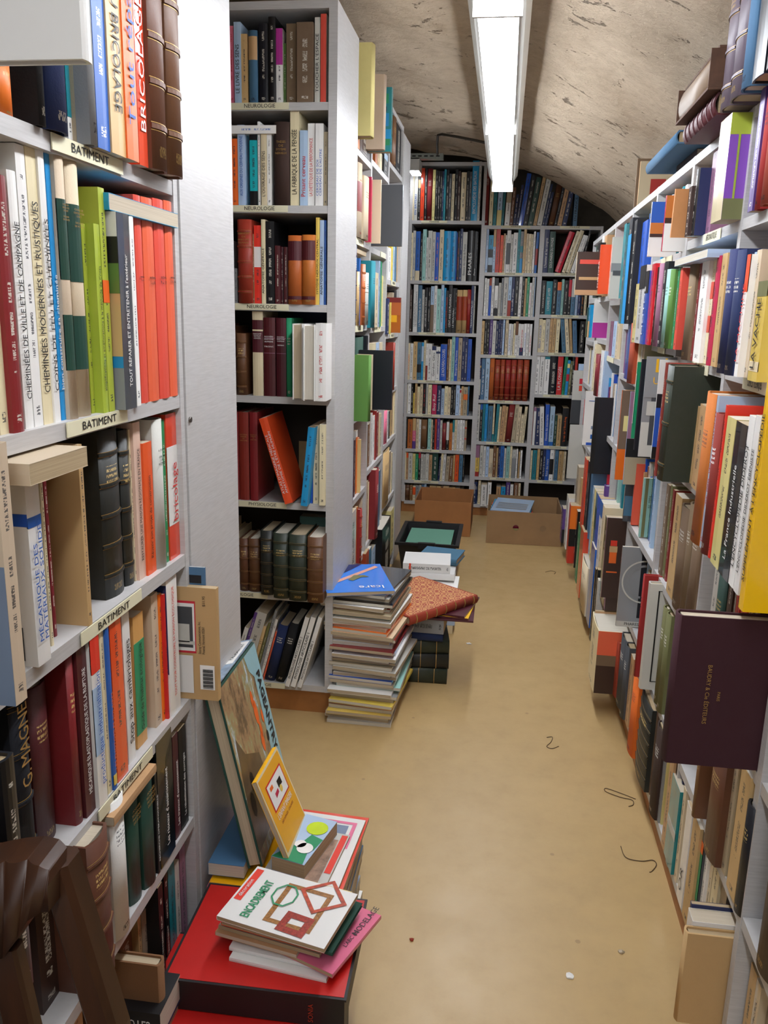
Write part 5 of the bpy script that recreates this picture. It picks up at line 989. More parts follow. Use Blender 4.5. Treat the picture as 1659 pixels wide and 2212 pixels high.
on_top(top, T_, [[(D_ * .95, L_ * .78), (D_ * .98, L_ * .72), (D_ * .1, L_ * .08), (D_ * .06, L_ * .14)]], plain('wing_print', lin(226, 170, 150), .25, .1, 60), 'cover_print', .0009)
on_top(top, T_, [[(D_ * .62, L_ * .58), (D_ * .55, L_ * .62), (D_ * .40, L_ * .50), (D_ * .28, L_ * .50), (D_ * .34, L_ * .43), (D_ * .5, L_ * .42)]], flat_mat('ol'), 'cover_print', .0012)
text('Icare', top, (T_ + .0016, D_ * .12, L_ * .86), (0, 1, 0), (0, 0, 1), .036, flat_mat('w'))
# --- old volumes behind
GS = 'volumes in the stack behind the magazines'
zz_ = 0.0
for T, c, f_, l in ((.048, 'gl', 'L', 'lowest dark gilt leather volume of the stack beside the magazines'), (.046, 'kl', 'L', 'middle dark gilt leather volume of the stack beside the magazines'), (.044, 'gl', 'L', 'upper dark gilt leather volume of the stack beside the magazines')):
    lay((-.215 - .004 * (zz_ > .05), 2.44, zz_), 92 + zz_ * 60, .16, .19, T, c, f_, label=l, group=GS, ink='none', rings=[(.93, .99, .0006, 'gilt'), (.70, .705, .0004, 'gilt'), (.45, .46, .001, 'gilt'), (.2, .21, .001, 'gilt')]); zz_ += T + .0005
o = lay((-.225, 2.43, zz_), 91, .15, .18, .026, 'n', 'C', label='navy clothbound volume with gilt labels in the stack beside the magazines', group=GS, ink='none', rings=[(.55, .60, 0, 'gilt'), (.8, .86, 0, 'gilt')]); zz_ += .0265
lay((-.222, 2.43, zz_), 88, .155, .185, .045, 'g', 'P', label='thick grey paperback in the stack beside the magazines', group=GS, ink='k'); zz_ += .0455
lay((-.155, 2.44, zz_), 90, .19, .22, .006, 'ma', 'P', label='lower maroon folder sticking out under the red ornamented book', group=GS, ink='none'); zz_ += .0062
lay((-.16, 2.45, zz_), 84, .19, .22, .006, 'by', 'P', label='yellow edged maroon folder between the two others in the stack', group=GS, ink='none', rings=[(0, 1, 0, 'ma')]) ; zz_ += .0062
lay((-.16, 2.46, zz_), 78, .19, .22, .006, 'ma', 'P', label='upper maroon folder right under the red ornamented book', group=GS, ink='none'); zz_ += .0062
def ornate_mat():
    m, nt, b = nodes_new('gold_on_red_ornament')
    tc = N(nt, 'ShaderNodeTexCoord'); mp = N(nt, 'ShaderNodeMapping'); mp.inputs['Scale'].default_value = (34, 34, 34); nt.links.new(tc.outputs['Object'], mp.inputs[0])
    so = N(nt, 'ShaderNodeSeparateXYZ'); nt.links.new(mp.outputs[0], so.inputs[0])
    s1 = math_n(nt, 'SINE', math_n(nt, 'MULTIPLY', so.outputs[1], 3.14159)); s2 = math_n(nt, 'SINE', math_n(nt, 'MULTIPLY', so.outputs[2], 3.14159))
    pr = math_n(nt, 'MULTIPLY', s1, s2)
    w = N(nt, 'ShaderNodeTexNoise'); w.inputs['Scale'].default_value = 1.3; w.inputs['Detail'].default_value = 2; nt.links.new(mp.outputs[0], w.inputs['Vector'])
    f = math_n(nt, 'SINE', math_n(nt, 'ADD', math_n(nt, 'MULTIPLY', pr, 11.0), math_n(nt, 'MULTIPLY', w.outputs[0], 14.0)))
    nt.links.new(mixc(nt, math_n(nt, 'GREATER_THAN', f, 0.05), lin(150, 40, 30), lin(212, 160, 100)), b.inputs['Base Color']); b.inputs['Roughness'].default_value = .55
    return m
T = .026
red, D_, L_ = slab((884, 1333), (1031, 1285), (934, 1236), zz_ + T, T, 'rl', 'C', 'red book covered in gold ornament lying skewed on top of the stack', 'near', GS, ink='none', rings=[(f, f + .012, .001, 'gilt') for f in (.06, .2, .34, .48, .62, .76, .9)])
on_top(red, T, [[(.006, .006), (D_ - .006, .006), (D_ - .006, L_ - .006), (.006, L_ - .006)]], ornate_mat(), 'cover_ornament')
# --- third stack, white volumes near the crate
GT3 = 'volumes in the low stack before the crate'
z3 = 0.0
for k, (c, T, dx, yw, l) in enumerate((('c', .03, 0, 90, 'cream'), ('lb', .03, .004, 92, 'pale blue'), ('w', .03, -.003, 88, 'white'), ('tn', .032, .004, 91, 'tan'), ('c', .03, -.002, 90, 'upper cream'), ('w', .012, .01, 90, 'thin white'))):
    lay((-.215 + dx, 2.86, z3), yw, .16, .18, T - .0005, c, 'P', label=f'{l} paperback low in the stack standing before the black crate', group=GT3, ink='none'); z3 += T
bwm, D_, L_ = slab((893, 1236), (963, 1240), (973, 1217), z3 + .008, .0078, 'g', 'G', 'black and white photo magazine with red edge, behind the ornamented red book', 'left', GT3, ink='none', cat='magazine', name='magazine')
on_top(bwm, .0078, [[(0.0, 0), (.035, 0), (.035, L_), (0, L_)]], flat_mat('r'), 'cover_print')
z3 += .008
lay((-.2225, 2.93, z3), 90, .15, .185, .024, 'w', 'H', label='white hardback under the topmost white one, low stack before the crate', group=GT3, ink='none'); z3 += .0245
lay((-.235, 2.93, z3), 93, .15, .17, .032, 'w', 'P', label='topmost thick white paperback with a red stripe, low stack before the crate', group=GT3, ink='k', rings=[(.83, .87, 0, 'br2')]); z3 += .0325
lay((-.19, 3.03, z3 - .03), 80, .14, .15, .025, 'st', 'C', label='scuffed blue board book behind the white volumes, low stack before the crate', group=GT3, ink='none')

# --- black crate with a green volume
BLK = plain('black_plastic', lin(24, 24, 26), .4, .1, 20)
cr = empty('crate', Matrix.Translation((-.268, 3.46, 0))); tag(cr, 'black plastic crate on the floor beside the left row', 'crate')
m_ = MB(); hw0, hd0, hw1, hd1, H = .095, .15, .12, .175, .185
def ringq(mb, w0, d0, z0, w1, d1, z1, out=True):
    i = len(mb.v)
    for w_, d_, z_ in ((w0, d0, z0), (w1, d1, z1)): mb.v += [(-w_, -d_, z_), (w_, -d_, z_), (w_, d_, z_), (-w_, d_, z_)]
    for k in range(4):
        q = [i + k, i + (k + 1) % 4, i + 4 + (k + 1) % 4, i + 4 + k]; mb.poly(q if out else q[::-1])
ringq(m_, hw0, hd0, 0.001, hw1, hd1, H); ringq(m_, hw0 - .004, hd0 - .004, .006, hw1 - .004, hd1 - .004, H, False); ringq(m_, hw1, hd1, H, hw1 - .004, hd1 - .004, H)
i = len(m_.v); m_.v += [(-hw0, -hd0, .001), (hw0, -hd0, .001), (hw0, hd0, .001), (-hw0, hd0, .001), (-hw0 + .004, -hd0 + .004, .006), (hw0 - .004, -hd0 + .004, .006), (hw0 - .004, hd0 - .004, .006), (-hw0 + .004, hd0 - .004, .006)]
m_.poly([i + 3, i + 2, i + 1, i]); m_.poly([i + 4, i + 5, i + 6, i + 7]); m_.build('tub', BLK, cr)
m_ = MB(); ringq(m_, hw1, hd1, H - .012, hw1 + .012, hd1 + .012, H - .010); ringq(m_, hw1 + .012, hd1 + .012, H - .010, hw1 + .012, hd1 + .012, H + .001); ringq(m_, hw1 + .012, hd1 + .012, H + .001, hw1 - .001, hd1 - .001, H + .001); m_.build('rim', BLK, cr)
for s_ in (-1, 1):
    m_ = MB(); m_.box((-.035, s_ * .188 - .01, H - .02), (.035, s_ * .188 + .01, H + .006)); m_.build('handle', BLK, cr)
lay((-.268, 3.46, .10), 90, .26, .19, .070, 'sg', 'C', label='sage green volume with dark spine lying inside the black crate', ink='none', group='books in the black crate', rings=[(.0, 1, 0, 'dgn')])
b0 = lay((-.268, 3.46, .007), 90, .22, .17, .09, 'tn', 'C', label='thick tan volume at the bottom of the black crate', ink='none', group='books in the black crate')

# --- cardboard boxes
def card_mat(c, nm):
    return plain(nm, c, .8, .12, 10, bmp=.1)
CB1 = card_mat(lin(172, 116, 66), 'cardboard_warm'); CB2 = card_mat(lin(160, 126, 88), 'cardboard_pale')
def carton(x0, x1, y0, y1, h, mat, label, holes=(), hf=None):
    r = empty('cardboard_box', Matrix.Translation((x0, y0, 0))); tag(r, label, 'cardboard box'); w, d, t = x1 - x0, y1 - y0, .004
    hf = hf or h
    if holes:
        m_ = MB()
        # front wall as strips around round hand holes
        xs = [0] + [v for hx, hz, hr in holes for v in (hx - hr * 1.3, hx + hr * 1.3)] + [w]
        for k in range(0, len(xs) - 1, 2): m_.box((xs[k], 0, 0.001), (xs[k + 1], t, hf))
        for hx, hz, hr in holes:
            a, b_ = hx - hr * 1.3, hx + hr * 1.3; zl, zh = hz - hr * 1.3, hz + hr * 1.3
            m_.box((a, 0, 0.001), (b_, t, zl)); m_.box((a, 0, zh), (b_, t, hf)); n = 24
            for yy, fl_ in ((0, 0), (t, 1)):
                for q in range(n):
                    t0, t1 = 2 * math.pi * q / n, 2 * math.pi * (q + 1) / n; i = len(m_.v)
                    def sq(tt):
                        c_, s_ = math.cos(tt), math.sin(tt); m__ = max(abs(c_), abs(s_)); return (hx + c_ / m__ * hr * 1.3, yy, hz + s_ / m__ * hr * 1.3)
                    m_.v += [(hx + hr * math.cos(t0), yy, hz + hr * math.sin(t0)), (hx + hr * math.cos(t1), yy, hz + hr * math.sin(t1)), sq(t1), sq(t0)]
                    m_.poly([i + 3, i + 2, i + 1, i] if not fl_ else [i, i + 1, i + 2, i + 3])
            for q in range(n):
                t0, t1 = 2 * math.pi * q / n, 2 * math.pi * (q + 1) / n; i = len(m_.v)
                m_.v += [(hx + hr * math.cos(tt), yy, hz + hr * math.sin(tt)) for tt, yy in ((t0, 0), (t1, 0), (t1, t), (t0, t))]; m_.poly([i, i + 1, i + 2, i + 3])
        m_.build('front_wall', mat, r)
    else: m_ = MB(); m_.box((0, 0, .001), (w, t, hf)); m_.build('front_wall', mat, r)
    for nm, a, b_ in (('rear_wall', (0, d - t, .001), (w, d, h)), ('side_wall', (0, t + .0003, .001), (t, d - t - .0003, h)), ('side_wall', (w - t, t + .0003, .001), (w, d - t - .0003, h)), ('bottom', (t + .0003, t + .0003, .001), (w - t - .0003, d - t - .0003, .005))):
        m_ = MB(); m_.box(a, b_); m_.build(nm, mat, r)
    return r
carton(-.405, -.118, 4.12, 4.46, .178, CB1, 'tall open brown cardboard box before the left bay of the far bookcase')
carton(-.036, .330, 4.03, 4.44, .135, CB2, 'long open cardboard box with two round hand holes before the far bookcase', holes=((.140, .060, .013), (.275, .060, .013)), hf=.168) if False else carton(-.036, .330, 4.03, 4.42, .165, CB2, 'long open cardboard box with two round hand holes before the far bookcase', holes=((.143, .085, .0145), (.275, .088, .0145)))
GB = 'magazines in the cardboard box'
for k, (c, l) in enumerate((('be', 'beige'), ('w', 'white'), ('lg', 'pale grey'), ('ly', 'pale yellow'), ('cr', 'crimson edged'), ('k', 'dark'), ('c', 'cream'), ('br2', 'red'), ('sb', 'bright blue'))):
    lay((.085 + rm.uniform(-.008, .008), 4.20, .006 + k * .017), 90 + rm.uniform(-6, 6), .27, .20, .0165, c, 'G', label=f'{l} magazine in the pile filling the box with hand holes', group=GB, ink='none', cat='magazine', name='magazine')
o = lay((.09, 4.17, .163), 82, .24, .19, .006, 'lb', 'G', label='pale blue printed newspaper magazine on top of the pile in the box', group=GB, ink='none', cat='magazine', name='magazine', tilt=((1, 0, 0), 3))
text('L’EXPRESS', o, (.0068, .205, .02), (0, 0, 1), (0, 1, 0), .03, flat_mat('n')) if False else None
on_top(o, .006, [[(.04 + .03 * k, .02), (.06 + .03 * k, .02), (.06 + .03 * k, .17), (.04 + .03 * k, .17)] for k in range(4)], flat_mat('g'), 'cover_print')

# --- red and black presentation boxes
REDB = plain('red_cloth_board', lin(196, 26, 20), .42, .12, 12); BLKB = plain('black_cloth_board', lin(26, 22, 24), .5, .15, 30)
def redbox(c, w, d, z0, h, yaw, label):
    r = empty('box', Matrix.Translation((c[0], c[1], z0)) @ Matrix.Rotation(math.radians(yaw), 4, 'Z')); tag(r, label, 'box', 'red and black boxes on the floor')
    m_ = MB(); m_.box((-w / 2, -d / 2, .0005), (w / 2, d / 2, h - .004)); m_.build('body', BLKB, r)
    m_ = MB(); m_.box((-w / 2 - .003, -d / 2 - .003, h - .0038), (w / 2 + .003, d / 2 + .003, h - .0006)); m_.build('lid_edge', BLKB, r)
    m_ = MB(); m_.box((-w / 2 + .001, -d / 2 + .001, h - .0005), (w / 2 - .001, d / 2 - .001, h)); m_.build('lid', REDB, r)
    return r
redbox((-.305, .975), .25, .20, 0, .075, 3, 'lowest red and black box of the pile in the left foreground')
rb2 = redbox((-.325, .962), .25, .21, .0755, .073, 2, 'middle red and black box of the pile in the left foreground')
rb1 = redbox((-.2925, 1.022), .252, .195, .149, .051, 1, 'topmost red and black box carrying the craft booklets')
text('SONIA', rb1, (.080, -.0982, .006), (0, 0, 1), (-1, 0, 0), .010, plain('dull_red_foil', lin(170, 60, 34), .4, .1, 60), maxw=.036)
# --- craft booklets on the box
GC = 'craft booklets on the red box'
kw = dict(group=GC)
slab((495, 2068), (705, 2116), (760, 2010), .206, .006, 'w', 'P', 'lowest thin white booklet lying on the red box', 'near', ink='none', **kw)
slab((495, 2045), (700, 2090), (755, 1990), .2125, .006, 'w', 'P', 'second thin white booklet lying on the red box', 'near', ink='none', **kw)
o, D_, L_ = slab((560, 2030), (718, 2105), (810, 1972), .2195, .0065, 'pk', 'G', 'pink modelling booklet sticking out at the right of the pile on the red box', 'right', ink='none', **kw)
text("L'ABC du", o, (.0072, .013, L_ * .62), (0, 0, -1), (0, 1, 0), .009, flat_mat('k')); text('MODELAGE', o, (.0072, .013, L_ * .42), (0, 0, -1), (0, 1, 0), .013, flat_mat('k'), maxw=.07)
slab((465, 2012), (640, 2062), (700, 1960), .2265, .0065, 'tn', 'W', 'worn tan booklet sticking out left under the white framing booklet', 'left', ink='none', **kw)
slab((472, 1998), (690, 2062), (750, 1945), .2325, .0055, 'be', 'P', 'beige booklet in the middle of the pile on the red box', 'left', ink='none', **kw)
slab((560, 2008), (718, 2058), (780, 1950), .239, .006, 'dgn', 'C', 'dark green clothbound booklet at the right of the pile on the red box', 'near', ink='none', **kw)
slab((478, 1990), (700, 2052), (772, 1940), .2455, .006, 'br2', 'G', 'red glossy booklet right under the white framing booklet', 'left', ink='none', **kw)
slab((470, 1982), (690, 2046), (755, 1925), .2505, .0045, 'ly', 'P', 'pale yellow booklet peeking out left under the white framing booklet', 'left', ink='none', **kw)
T = .007
o, D_, L_ = slab((468, 1978), (700, 2050), (763, 1929), .258, T, 'w', 'G', 'white framing booklet with green title and picture frames, top of the pile', 'left', ink='none', **kw)
green = flat_mat('gn'); R_ = lambda a, b_, c_, d_: [(a * D_, b_ * L_), (c_ * D_, b_ * L_), (c_ * D_, d_ * L_), (a * D_, d_ * L_)]
text('ENCADREMENT', o, (T + .0008, D_ * .22, L_ * .10), (0, 0, 1), (0, -1, 0), .019, green, maxw=L_ * .72, bold=.02)
on_top(o, T, [R_(.02, .34, .09, .95)], flat_mat('br2'), 'cover_print'); text('décoration', o, (T + .0012, D_ * .055, L_ * .4), (0, 0, 1), (0, -1, 0), .009, flat_mat('w'), maxw=L_ * .45)
def frame_band(o, T, cy_, cz_, hw, hh, t, ang, mat, nm, lift):
    ca, sa = math.cos(math.radians(ang)), math.sin(math.radians(ang)); P_ = lambda y, z: (cy_ + y * ca - z * sa, cz_ + y * sa + z * ca); pl = []
    for (y0, z0, y1, z1) in ((-hw, -hh, hw, -hh + t), (-hw, hh - t, hw, hh), (-hw, -hh + t, -hw + t, hh - t), (hw - t, -hh + t, hw, hh - t)): pl.append([P_(y0, z0), P_(y1, z0), P_(y1, z1), P_(y0, z1)])
    return on_top(o, T, pl, mat, nm, lift)
OR1 = plain('gilt_frame_print', lin(176, 120, 60), .4, .4, 300); OR2 = plain('red_frame_print', lin(176, 60, 44), .4, .4, 300); OR3 = plain('patchwork_print', lin(196, 80, 50), .4, .6, 120)
frame_band(o, T, D_ * .60, L_ * .50, D_ * .22, L_ * .36, .008, 0, OR1, 'printed_frame', .0006)
frame_band(o, T, D_ * .66, L_ * .22, D_ * .13, L_ * .17, .011, -3, OR2, 'printed_frame', .0010)
frame_band(o, T, D_ * .74, L_ * .78, D_ * .16, L_ * .24, .006, 42, OR3, 'printed_frame', .0014)
oc = MB(); n = 8; cy_, cz_, r_ = D_ * .42, L_ * .62, L_ * .21
for k in range(n):
    q0, q1 = math.radians(22.5 + 45 * k), math.radians(67.5 + 45 * k); i = len(oc.v)
    for q, rr in ((q0, r_), (q1, r_), (q1, r_ - .003), (q0, r_ - .003)): oc.v.append((T + .0018, cy_ + rr * .8 * math.cos(q), cz_ + rr * math.sin(q)))
    oc.poly([i, i + 1, i + 2, i + 3])
oc.build('printed_octagon', green, o)
text('PETITS PRINCIPES DE MARQUISE', o, (T + .0008, D_ * .93, L_ * .06), (0, 0, 1), (0, -1, 0), .004, flat_mat('dg'), maxw=L_ * .4) if False else None

# --- pile of magazines behind the red boxes
GP = 'magazines piled behind the red boxes'
zc = 0
for k, (c, l) in enumerate((('lg', 'pale grey'), ('w', 'white'), ('be', 'beige'), ('lb', 'pale blue'), ('c', 'cream'), ('g', 'grey'), ('w', 'second white'), ('st', 'steel blue'), ('lg', 'second pale grey'), ('tn', 'tan'), ('w', 'third white'))):
    T = .0162; lay((-.315 + rm.uniform(-.006, .006), 1.248 + rm.uniform(-.004, .004), zc), rm.uniform(-2, 2), .20, .215, T - .0004, c, 'G', label=f'{l} volume in the lower part of the pile behind the red boxes', group=GP, ink='none', cat='magazine', name='magazine'); zc += T
lay((-.335, 1.245, zc), 2, .20, .225, .006, 'pk', 'G', label='pink magazine at the left edge of the pile behind the red boxes', group=GP, ink='none', cat='magazine', name='magazine')
o, D_, L_ = slab((735, 1935), (745, 1938), (783, 1766), zc + .0065, .006, 'sal', 'G', 'x', 'right', None, ink='none') if False else (lay((-.285, 1.245, zc + .0065), -3, .16, .225, .006, 'sal', 'G', label='coral magazine with blue shapes at the right of the pile behind the red boxes', group=GP, ink='none', cat='magazine', name='magazine'), .16, .225)
on_top(o, .006, [[(.12 + .018 * math.cos(t) , .06 + .02 * math.sin(t)) for t in [k * .523 for k in range(12)]], [(.135 + .014 * math.cos(t), .17 + .03 * math.sin(t)) for t in [k * .523 for k in range(12)]]], flat_mat('gy'), 'cover_print')
zc += .013
o = lay((-.365, 1.20, zc), 0, .12, .15, .006, 'by', 'G', label='yellow magazine with red lettering at the near left of the pile', group=GP, ink='none', cat='magazine', name='magazine')
text('gare', o, (.0068, .075, .015), (0, -1, 0), (0, 0, -1), .026, flat_mat('r'), bold=.02) if False else text('are', o, (.0068, .105, .028), (0, -1, 0), (0, 0, -1), .026, flat_mat('r'), bold=.02)
o = lay((-.275, 1.235, zc), -4, .13, .21, .006, 'w', 'G', label='white and pink magazine with blue picture in the pile behind the red boxes', group=GP, ink='none', cat='magazine', name='magazine')
on_top(o, .006, [[(.02, .19), (.118, .19), (.118, .197), (.02, .197)], [(.111, .12), (.118, .12), (.118, .19), (.111, .19)]], flat_mat('pk'), 'cover_print'); on_top(o, .006, [[(.05, .14), (.105, .14), (.105, .185), (.05, .185)]], flat_mat('gy'), 'cover_print')
zc += .0065
o = lay((-.285, 1.20, zc), -6, .11, .17, .005, 'lg', 'G', label='comic magazine with brown and white drawing under the thick puzzle book', group=GP, ink='none', cat='magazine', name='magazine')
cmx = plain('comic_print', lin(150, 120, 100), .4, .9, 60); on_top(o, .005, [[(.012, .01), (.095, .01), (.095, .15), (.012, .15)]], cmx, 'cover_print'); on_top(o, .005, [[(.097, .06), (.108, .06), (.108, .165), (.097, .165)]], flat_mat('br2'), 'cover_print')
zc += .0055
zg = zc + .026
o, D_, L_ = slab((586, 1849), (657, 1869), (693, 1766), zg, .0258, 'lb', 'P', 'thick booklet with green and blue cartoon cover under the leaning yellow one', 'left', GP, ink='none')
dsc = lambda cy_, cz_, r_, n=16: [(cy_ + r_ * math.cos(2 * math.pi * k / n), cz_ + r_ * math.sin(2 * math.pi * k / n)) for k in range(n)]
on_top(o, .0258, [R__ for R__ in ([(0, 0), (D_ * .95, 0), (D_ * .8, L_ * .35), (D_ * .3, L_ * .3)], [(D_ * .5, L_ * .4), (D_ * .95, L_ * .3), (D_, L_ * .55), (D_ * .6, L_ * .6)])], flat_mat('gn'), 'cover_print', .0006)
on_top(o, .0258, [dsc(D_ * .62, L_ * .75, .019), ], flat_mat('ly') if False else plain('lime_print', lin(196, 220, 30), .35, .1, 30), 'cover_print', .001); on_top(o, .0258, [dsc(D_ * .7, L_ * .3, .014), dsc(D_ * .5, L_ * .36, .01)], flat_mat('w'), 'cover_print', .0014)
lay((-.40, 1.215, zc), 0, .06, .16, .022, 'st', 'P', label='blue topped stack of stapled booklets behind the large leaning art book', group=GP, ink='none')

# --- large leaning art book and the small yellow one
def leaning(TL, TR, BL, T, code, fin, label, spine_at='top', **kw):
    TL, TR, BL = V3(TL), V3(TR), V3(BL)
    e1 = (TR - TL); Lh = e1.length; e1.normalize(); e2 = BL - TL; e2 -= e1 * e2.dot(e1); D = e2.length; e2.normalize()
    n = e2.cross(e1)          # outward normal of the front cover
    m = Matrix((n, e2, e1)).transposed().to_4x4(); m.translation = TL - n * T
    o = book(T, D, Lh, code, fin, m, detail=True, ink='none', **kw); return o, D, Lh
o, D_, L_ = leaning(on_x(471, 1494, -.415), on_x(549, 1388, -.43), on_z(566, 1874, .222), .024, 'dgn', 'C', '')
fix(o, 'large art book with painted hunting scene jacket leaning on the white cabinet', group=GP)
def painting():
    m, nt, b = nodes_new('painted_jacket')
    tc = N(nt, 'ShaderNodeTexCoord'); ob = tc.outputs['Object']
    so = N(nt, 'ShaderNodeSeparateXYZ'); nt.links.new(ob, so.inputs[0])
    mp = N(nt, 'ShaderNodeMapping'); mp.inputs['Scale'].default_value = (1, 5, 16); nt.links.new(ob, mp.inputs[0])
    n1 = noise(nt, mp.outputs[0], 1.4, 5, .65); n2 = noise(nt, ob, 60, 5, .7)
    r = N(nt, 'ShaderNodeValToRGB'); nt.links.new(math_n(nt, 'ADD', math_n(nt, 'MULTIPLY', n1, .8), math_n(nt, 'MULTIPLY', n2, .25)), r.inputs[0])
    els = [(.30, (34, 28, 26)), (.42, (104, 84, 62)), (.50, (160, 126, 92)), (.56, (150, 148, 104)), (.62, (186, 200, 214)), (.72, (206, 192, 150))]
    r.color_ramp.elements[0].position = els[0][0]; r.color_ramp.elements[0].color = lin(*els[0][1]); r.color_ramp.elements[1].position = els[1][0]; r.color_ramp.elements[1].color = lin(*els[1][1])
    for p_, c_ in els[2:]: e_ = r.color_ramp.elements.new(p_); e_.color = lin(*c_)
    nt.links.new(r.outputs[0], b.inputs['Base Color']); b.inputs['Roughness'].default_value = .3; return m
PM = painting(); T = .024
def facep(o, x, polys, mat, nm):
    mb = MB()
    for pl in polys: i = len(mb.v); mb.v += [(x, y, z) for y, z in pl]; mb.poly(list(range(i, i + len(pl))))
    return mb.build(nm, mat, o)
facep(o, T + .0005, [[(0, .002), (D_ - .001, .002), (D_ - .001, L_ - .002), (0, L_ - .002)]], PM, 'jacket')
SKYP = plain('jacket_sky', lin(150, 196, 206), .3, .1, 20)
facep(o, T + .0009, [[(.0, L_ * .80), (D_ - .001, L_ * .76), (D_ - .001, L_ - .002), (0, L_ - .002)], [(.0, L_ * .66), (.03, L_ * .7), (.05, L_ * .8), (0, L_ * .8)]], SKYP, 'jacket_sky')
facep(o, T + .0008, [[(.09, .02), (.13, .05), (.16, .12), (.25, .14), (.28, .10), (.28, .002), (.2, .002)]], plain('jacket_hill', lin(104, 84, 62), .35, .3, 40), 'jacket_hill')
for (y, z, a) in ((.075, .15, .008), (.10, .155, .011), (.135, .16, .007), (.155, .155, .009), (.12, .185, .006)): facep(o, T + .0011, [[(y + 2.2 * a * math.cos(q * .785), z + a * math.sin(q * .785)) for q in range(8)]], flat_mat('o'), 'jacket_figure')
for (y, z, a) in ((.18, .05, .010), (.215, .07, .008), (.21, .03, .012), (.16, .19, .006)): facep(o, T + .0012, [[(y + 1.8 * a * math.cos(q * .785), z + a * math.sin(q * .785)) for q in range(8)]], flat_mat('k'), 'jacket_figure')
text('PAGEANTRY OF SPORT', o, (T + .0014, .045, L_ * .885), (0, 1, 0), (0, 0, 1), .030, flat_mat('bk'), maxw=.235, bold=.03) if False else text('PAGEANTRY OF', o, (T + .0014, .045, L_ * .885), (0, 1, 0), (0, 0, 1), .030, flat_mat('bk'), maxw=.205, bold=.03)
mb = MB(); mb.box((.001, -.008, .002), (T - .001, -.0062, L_ - .002)); mb.build('jacket_spine', plain('jacket_spine_print', lin(150, 170, 190), .3, .6, 50), o)
mb = MB(); mb.box((.004, -.0086, L_ * .45), (T - .004, -.0081, L_ * .95)); mb.build('spine_label', flat_mat('w'), o); text('PAGEANTRY OF SPORT', o, (T / 2, -.0089, L_ * .5), (0, 0, 1), (-1, 0, 0), .01, flat_mat('bk'), maxw=L_ * .42) if False else text('PAGEANTRY', o, (T / 2, -.0089, L_ * .52), (0, 0, 1), (-1, 0, 0), .012, flat_mat('bk'), maxw=L_ * .38)
BL = on_z(632, 1832, zg + .0002)
o, D_, L_ = leaning(on_x(553, 1690, -.357), on_x(597, 1613, -.357), BL, .008, 'by', 'P', '')
fix(o, 'small yellow ochre book of paper cut-outs leaning on the large art book', group=GP)
T = .008
facep(o, T + .0004, [[(.0, .0), (D_, .0), (D_, L_), (0, L_)]], flat_mat('c'), 'cover_border'); facep(o, T + .0007, [[(.004, .004), (D_ - .006, .004), (D_ - .006, L_ - .004), (.004, L_ - .004)]], plain('ochre_print', lin(232, 168, 40), .4, .05, 20), 'cover_ground')
facep(o, T + .0010, [[(D_ * .16, L_ * .16), (D_ * .50, L_ * .16), (D_ * .50, L_ * .86), (D_ * .16, L_ * .86)]], flat_mat('r'), 'cover_frame'); facep(o, T + .0013, [[(D_ * .18, L_ * .19), (D_ * .48, L_ * .19), (D_ * .48, L_ * .83), (D_ * .18, L_ * .83)]], flat_mat('w'), 'cover_picture')
facep(o, T + .0016, [[(D_ * .26, L_ * .54), (D_ * .35, L_ * .54), (D_ * .35, L_ * .7), (D_ * .26, L_ * .7)]], flat_mat('k'), 'cover_figure'); facep(o, T + .0016, [[(D_ * .34, L_ * .36), (D_ * .40, L_ * .36), (D_ * .38, L_ * .5), (D_ * .33, L_ * .5)]], flat_mat('cr'), 'cover_figure'); facep(o, T + .0018, [dsc(D_ * .38, L_ * .6, .006)], flat_mat('y'), 'cover_figure'); facep(o, T + .0016, [[(D_ * .22, L_ * .26), (D_ * .27, L_ * .26), (D_ * .27, L_ * .38), (D_ * .22, L_ * .38)]], flat_mat('o'), 'cover_figure')
text("L'ENFANT IMAGIER", o, (T + .0012, D_ * .57, L_ * .5), (0, 0, 1), (0, -1, 0), .013, flat_mat('w'), align='CENTER', maxw=L_ * .72)
text("DÉCOUPAGES - COLLAGES", o, (T + .0012, D_ * .66, L_ * .5), (0, 0, 1), (0, -1, 0), .006, flat_mat('dr'), align='CENTER', maxw=L_ * .6)
text("ÉDITIONS DESSAIN-MAGNE-NESTLÉ", o, (T + .0012, D_ * .92, L_ * .5), (0, 0, 1), (0, -1, 0), .005, flat_mat('dr'), align='CENTER', maxw=L_ * .7) if False else None

# --- volumes lying low between the chair and the red boxes
Lb = 'volumes lying before the lowest building shelf'
P = on_z(290, 2183, .205)
lay((P[0], P[1] + .035, .0), 90, .07, .07, .08, 'dbr', 'C', label='lower dark brown volume in the little pile between chair and red boxes', group=Lb, ink='none')
lay((P[0], P[1] + .035, .0805), 90, .07, .07, .085, 'n', 'C', label='thick navy volume in the little pile between chair and red boxes', group=Lb, ink='none')
o = lay((P[0], P[1] + .035, .166), 90, .07, .07, .038, 'k', 'P', label='black volume with upside-down white lettering between chair and red boxes', group=Lb, ink='none')
text('BEAUTÉS', o, (.019, -.0014, .067), (0, 0, -1), (-1, 0, 0), .020, flat_mat('w'), maxw=.062)
P = on_z(340, 2090, .26)
stand((P[0], max(P[1], .84), .0765), .12, .185, .02, 'br', 'C', 'brown book with white page tops jutting out of the lowest building shelf', ink='none', group=ga)
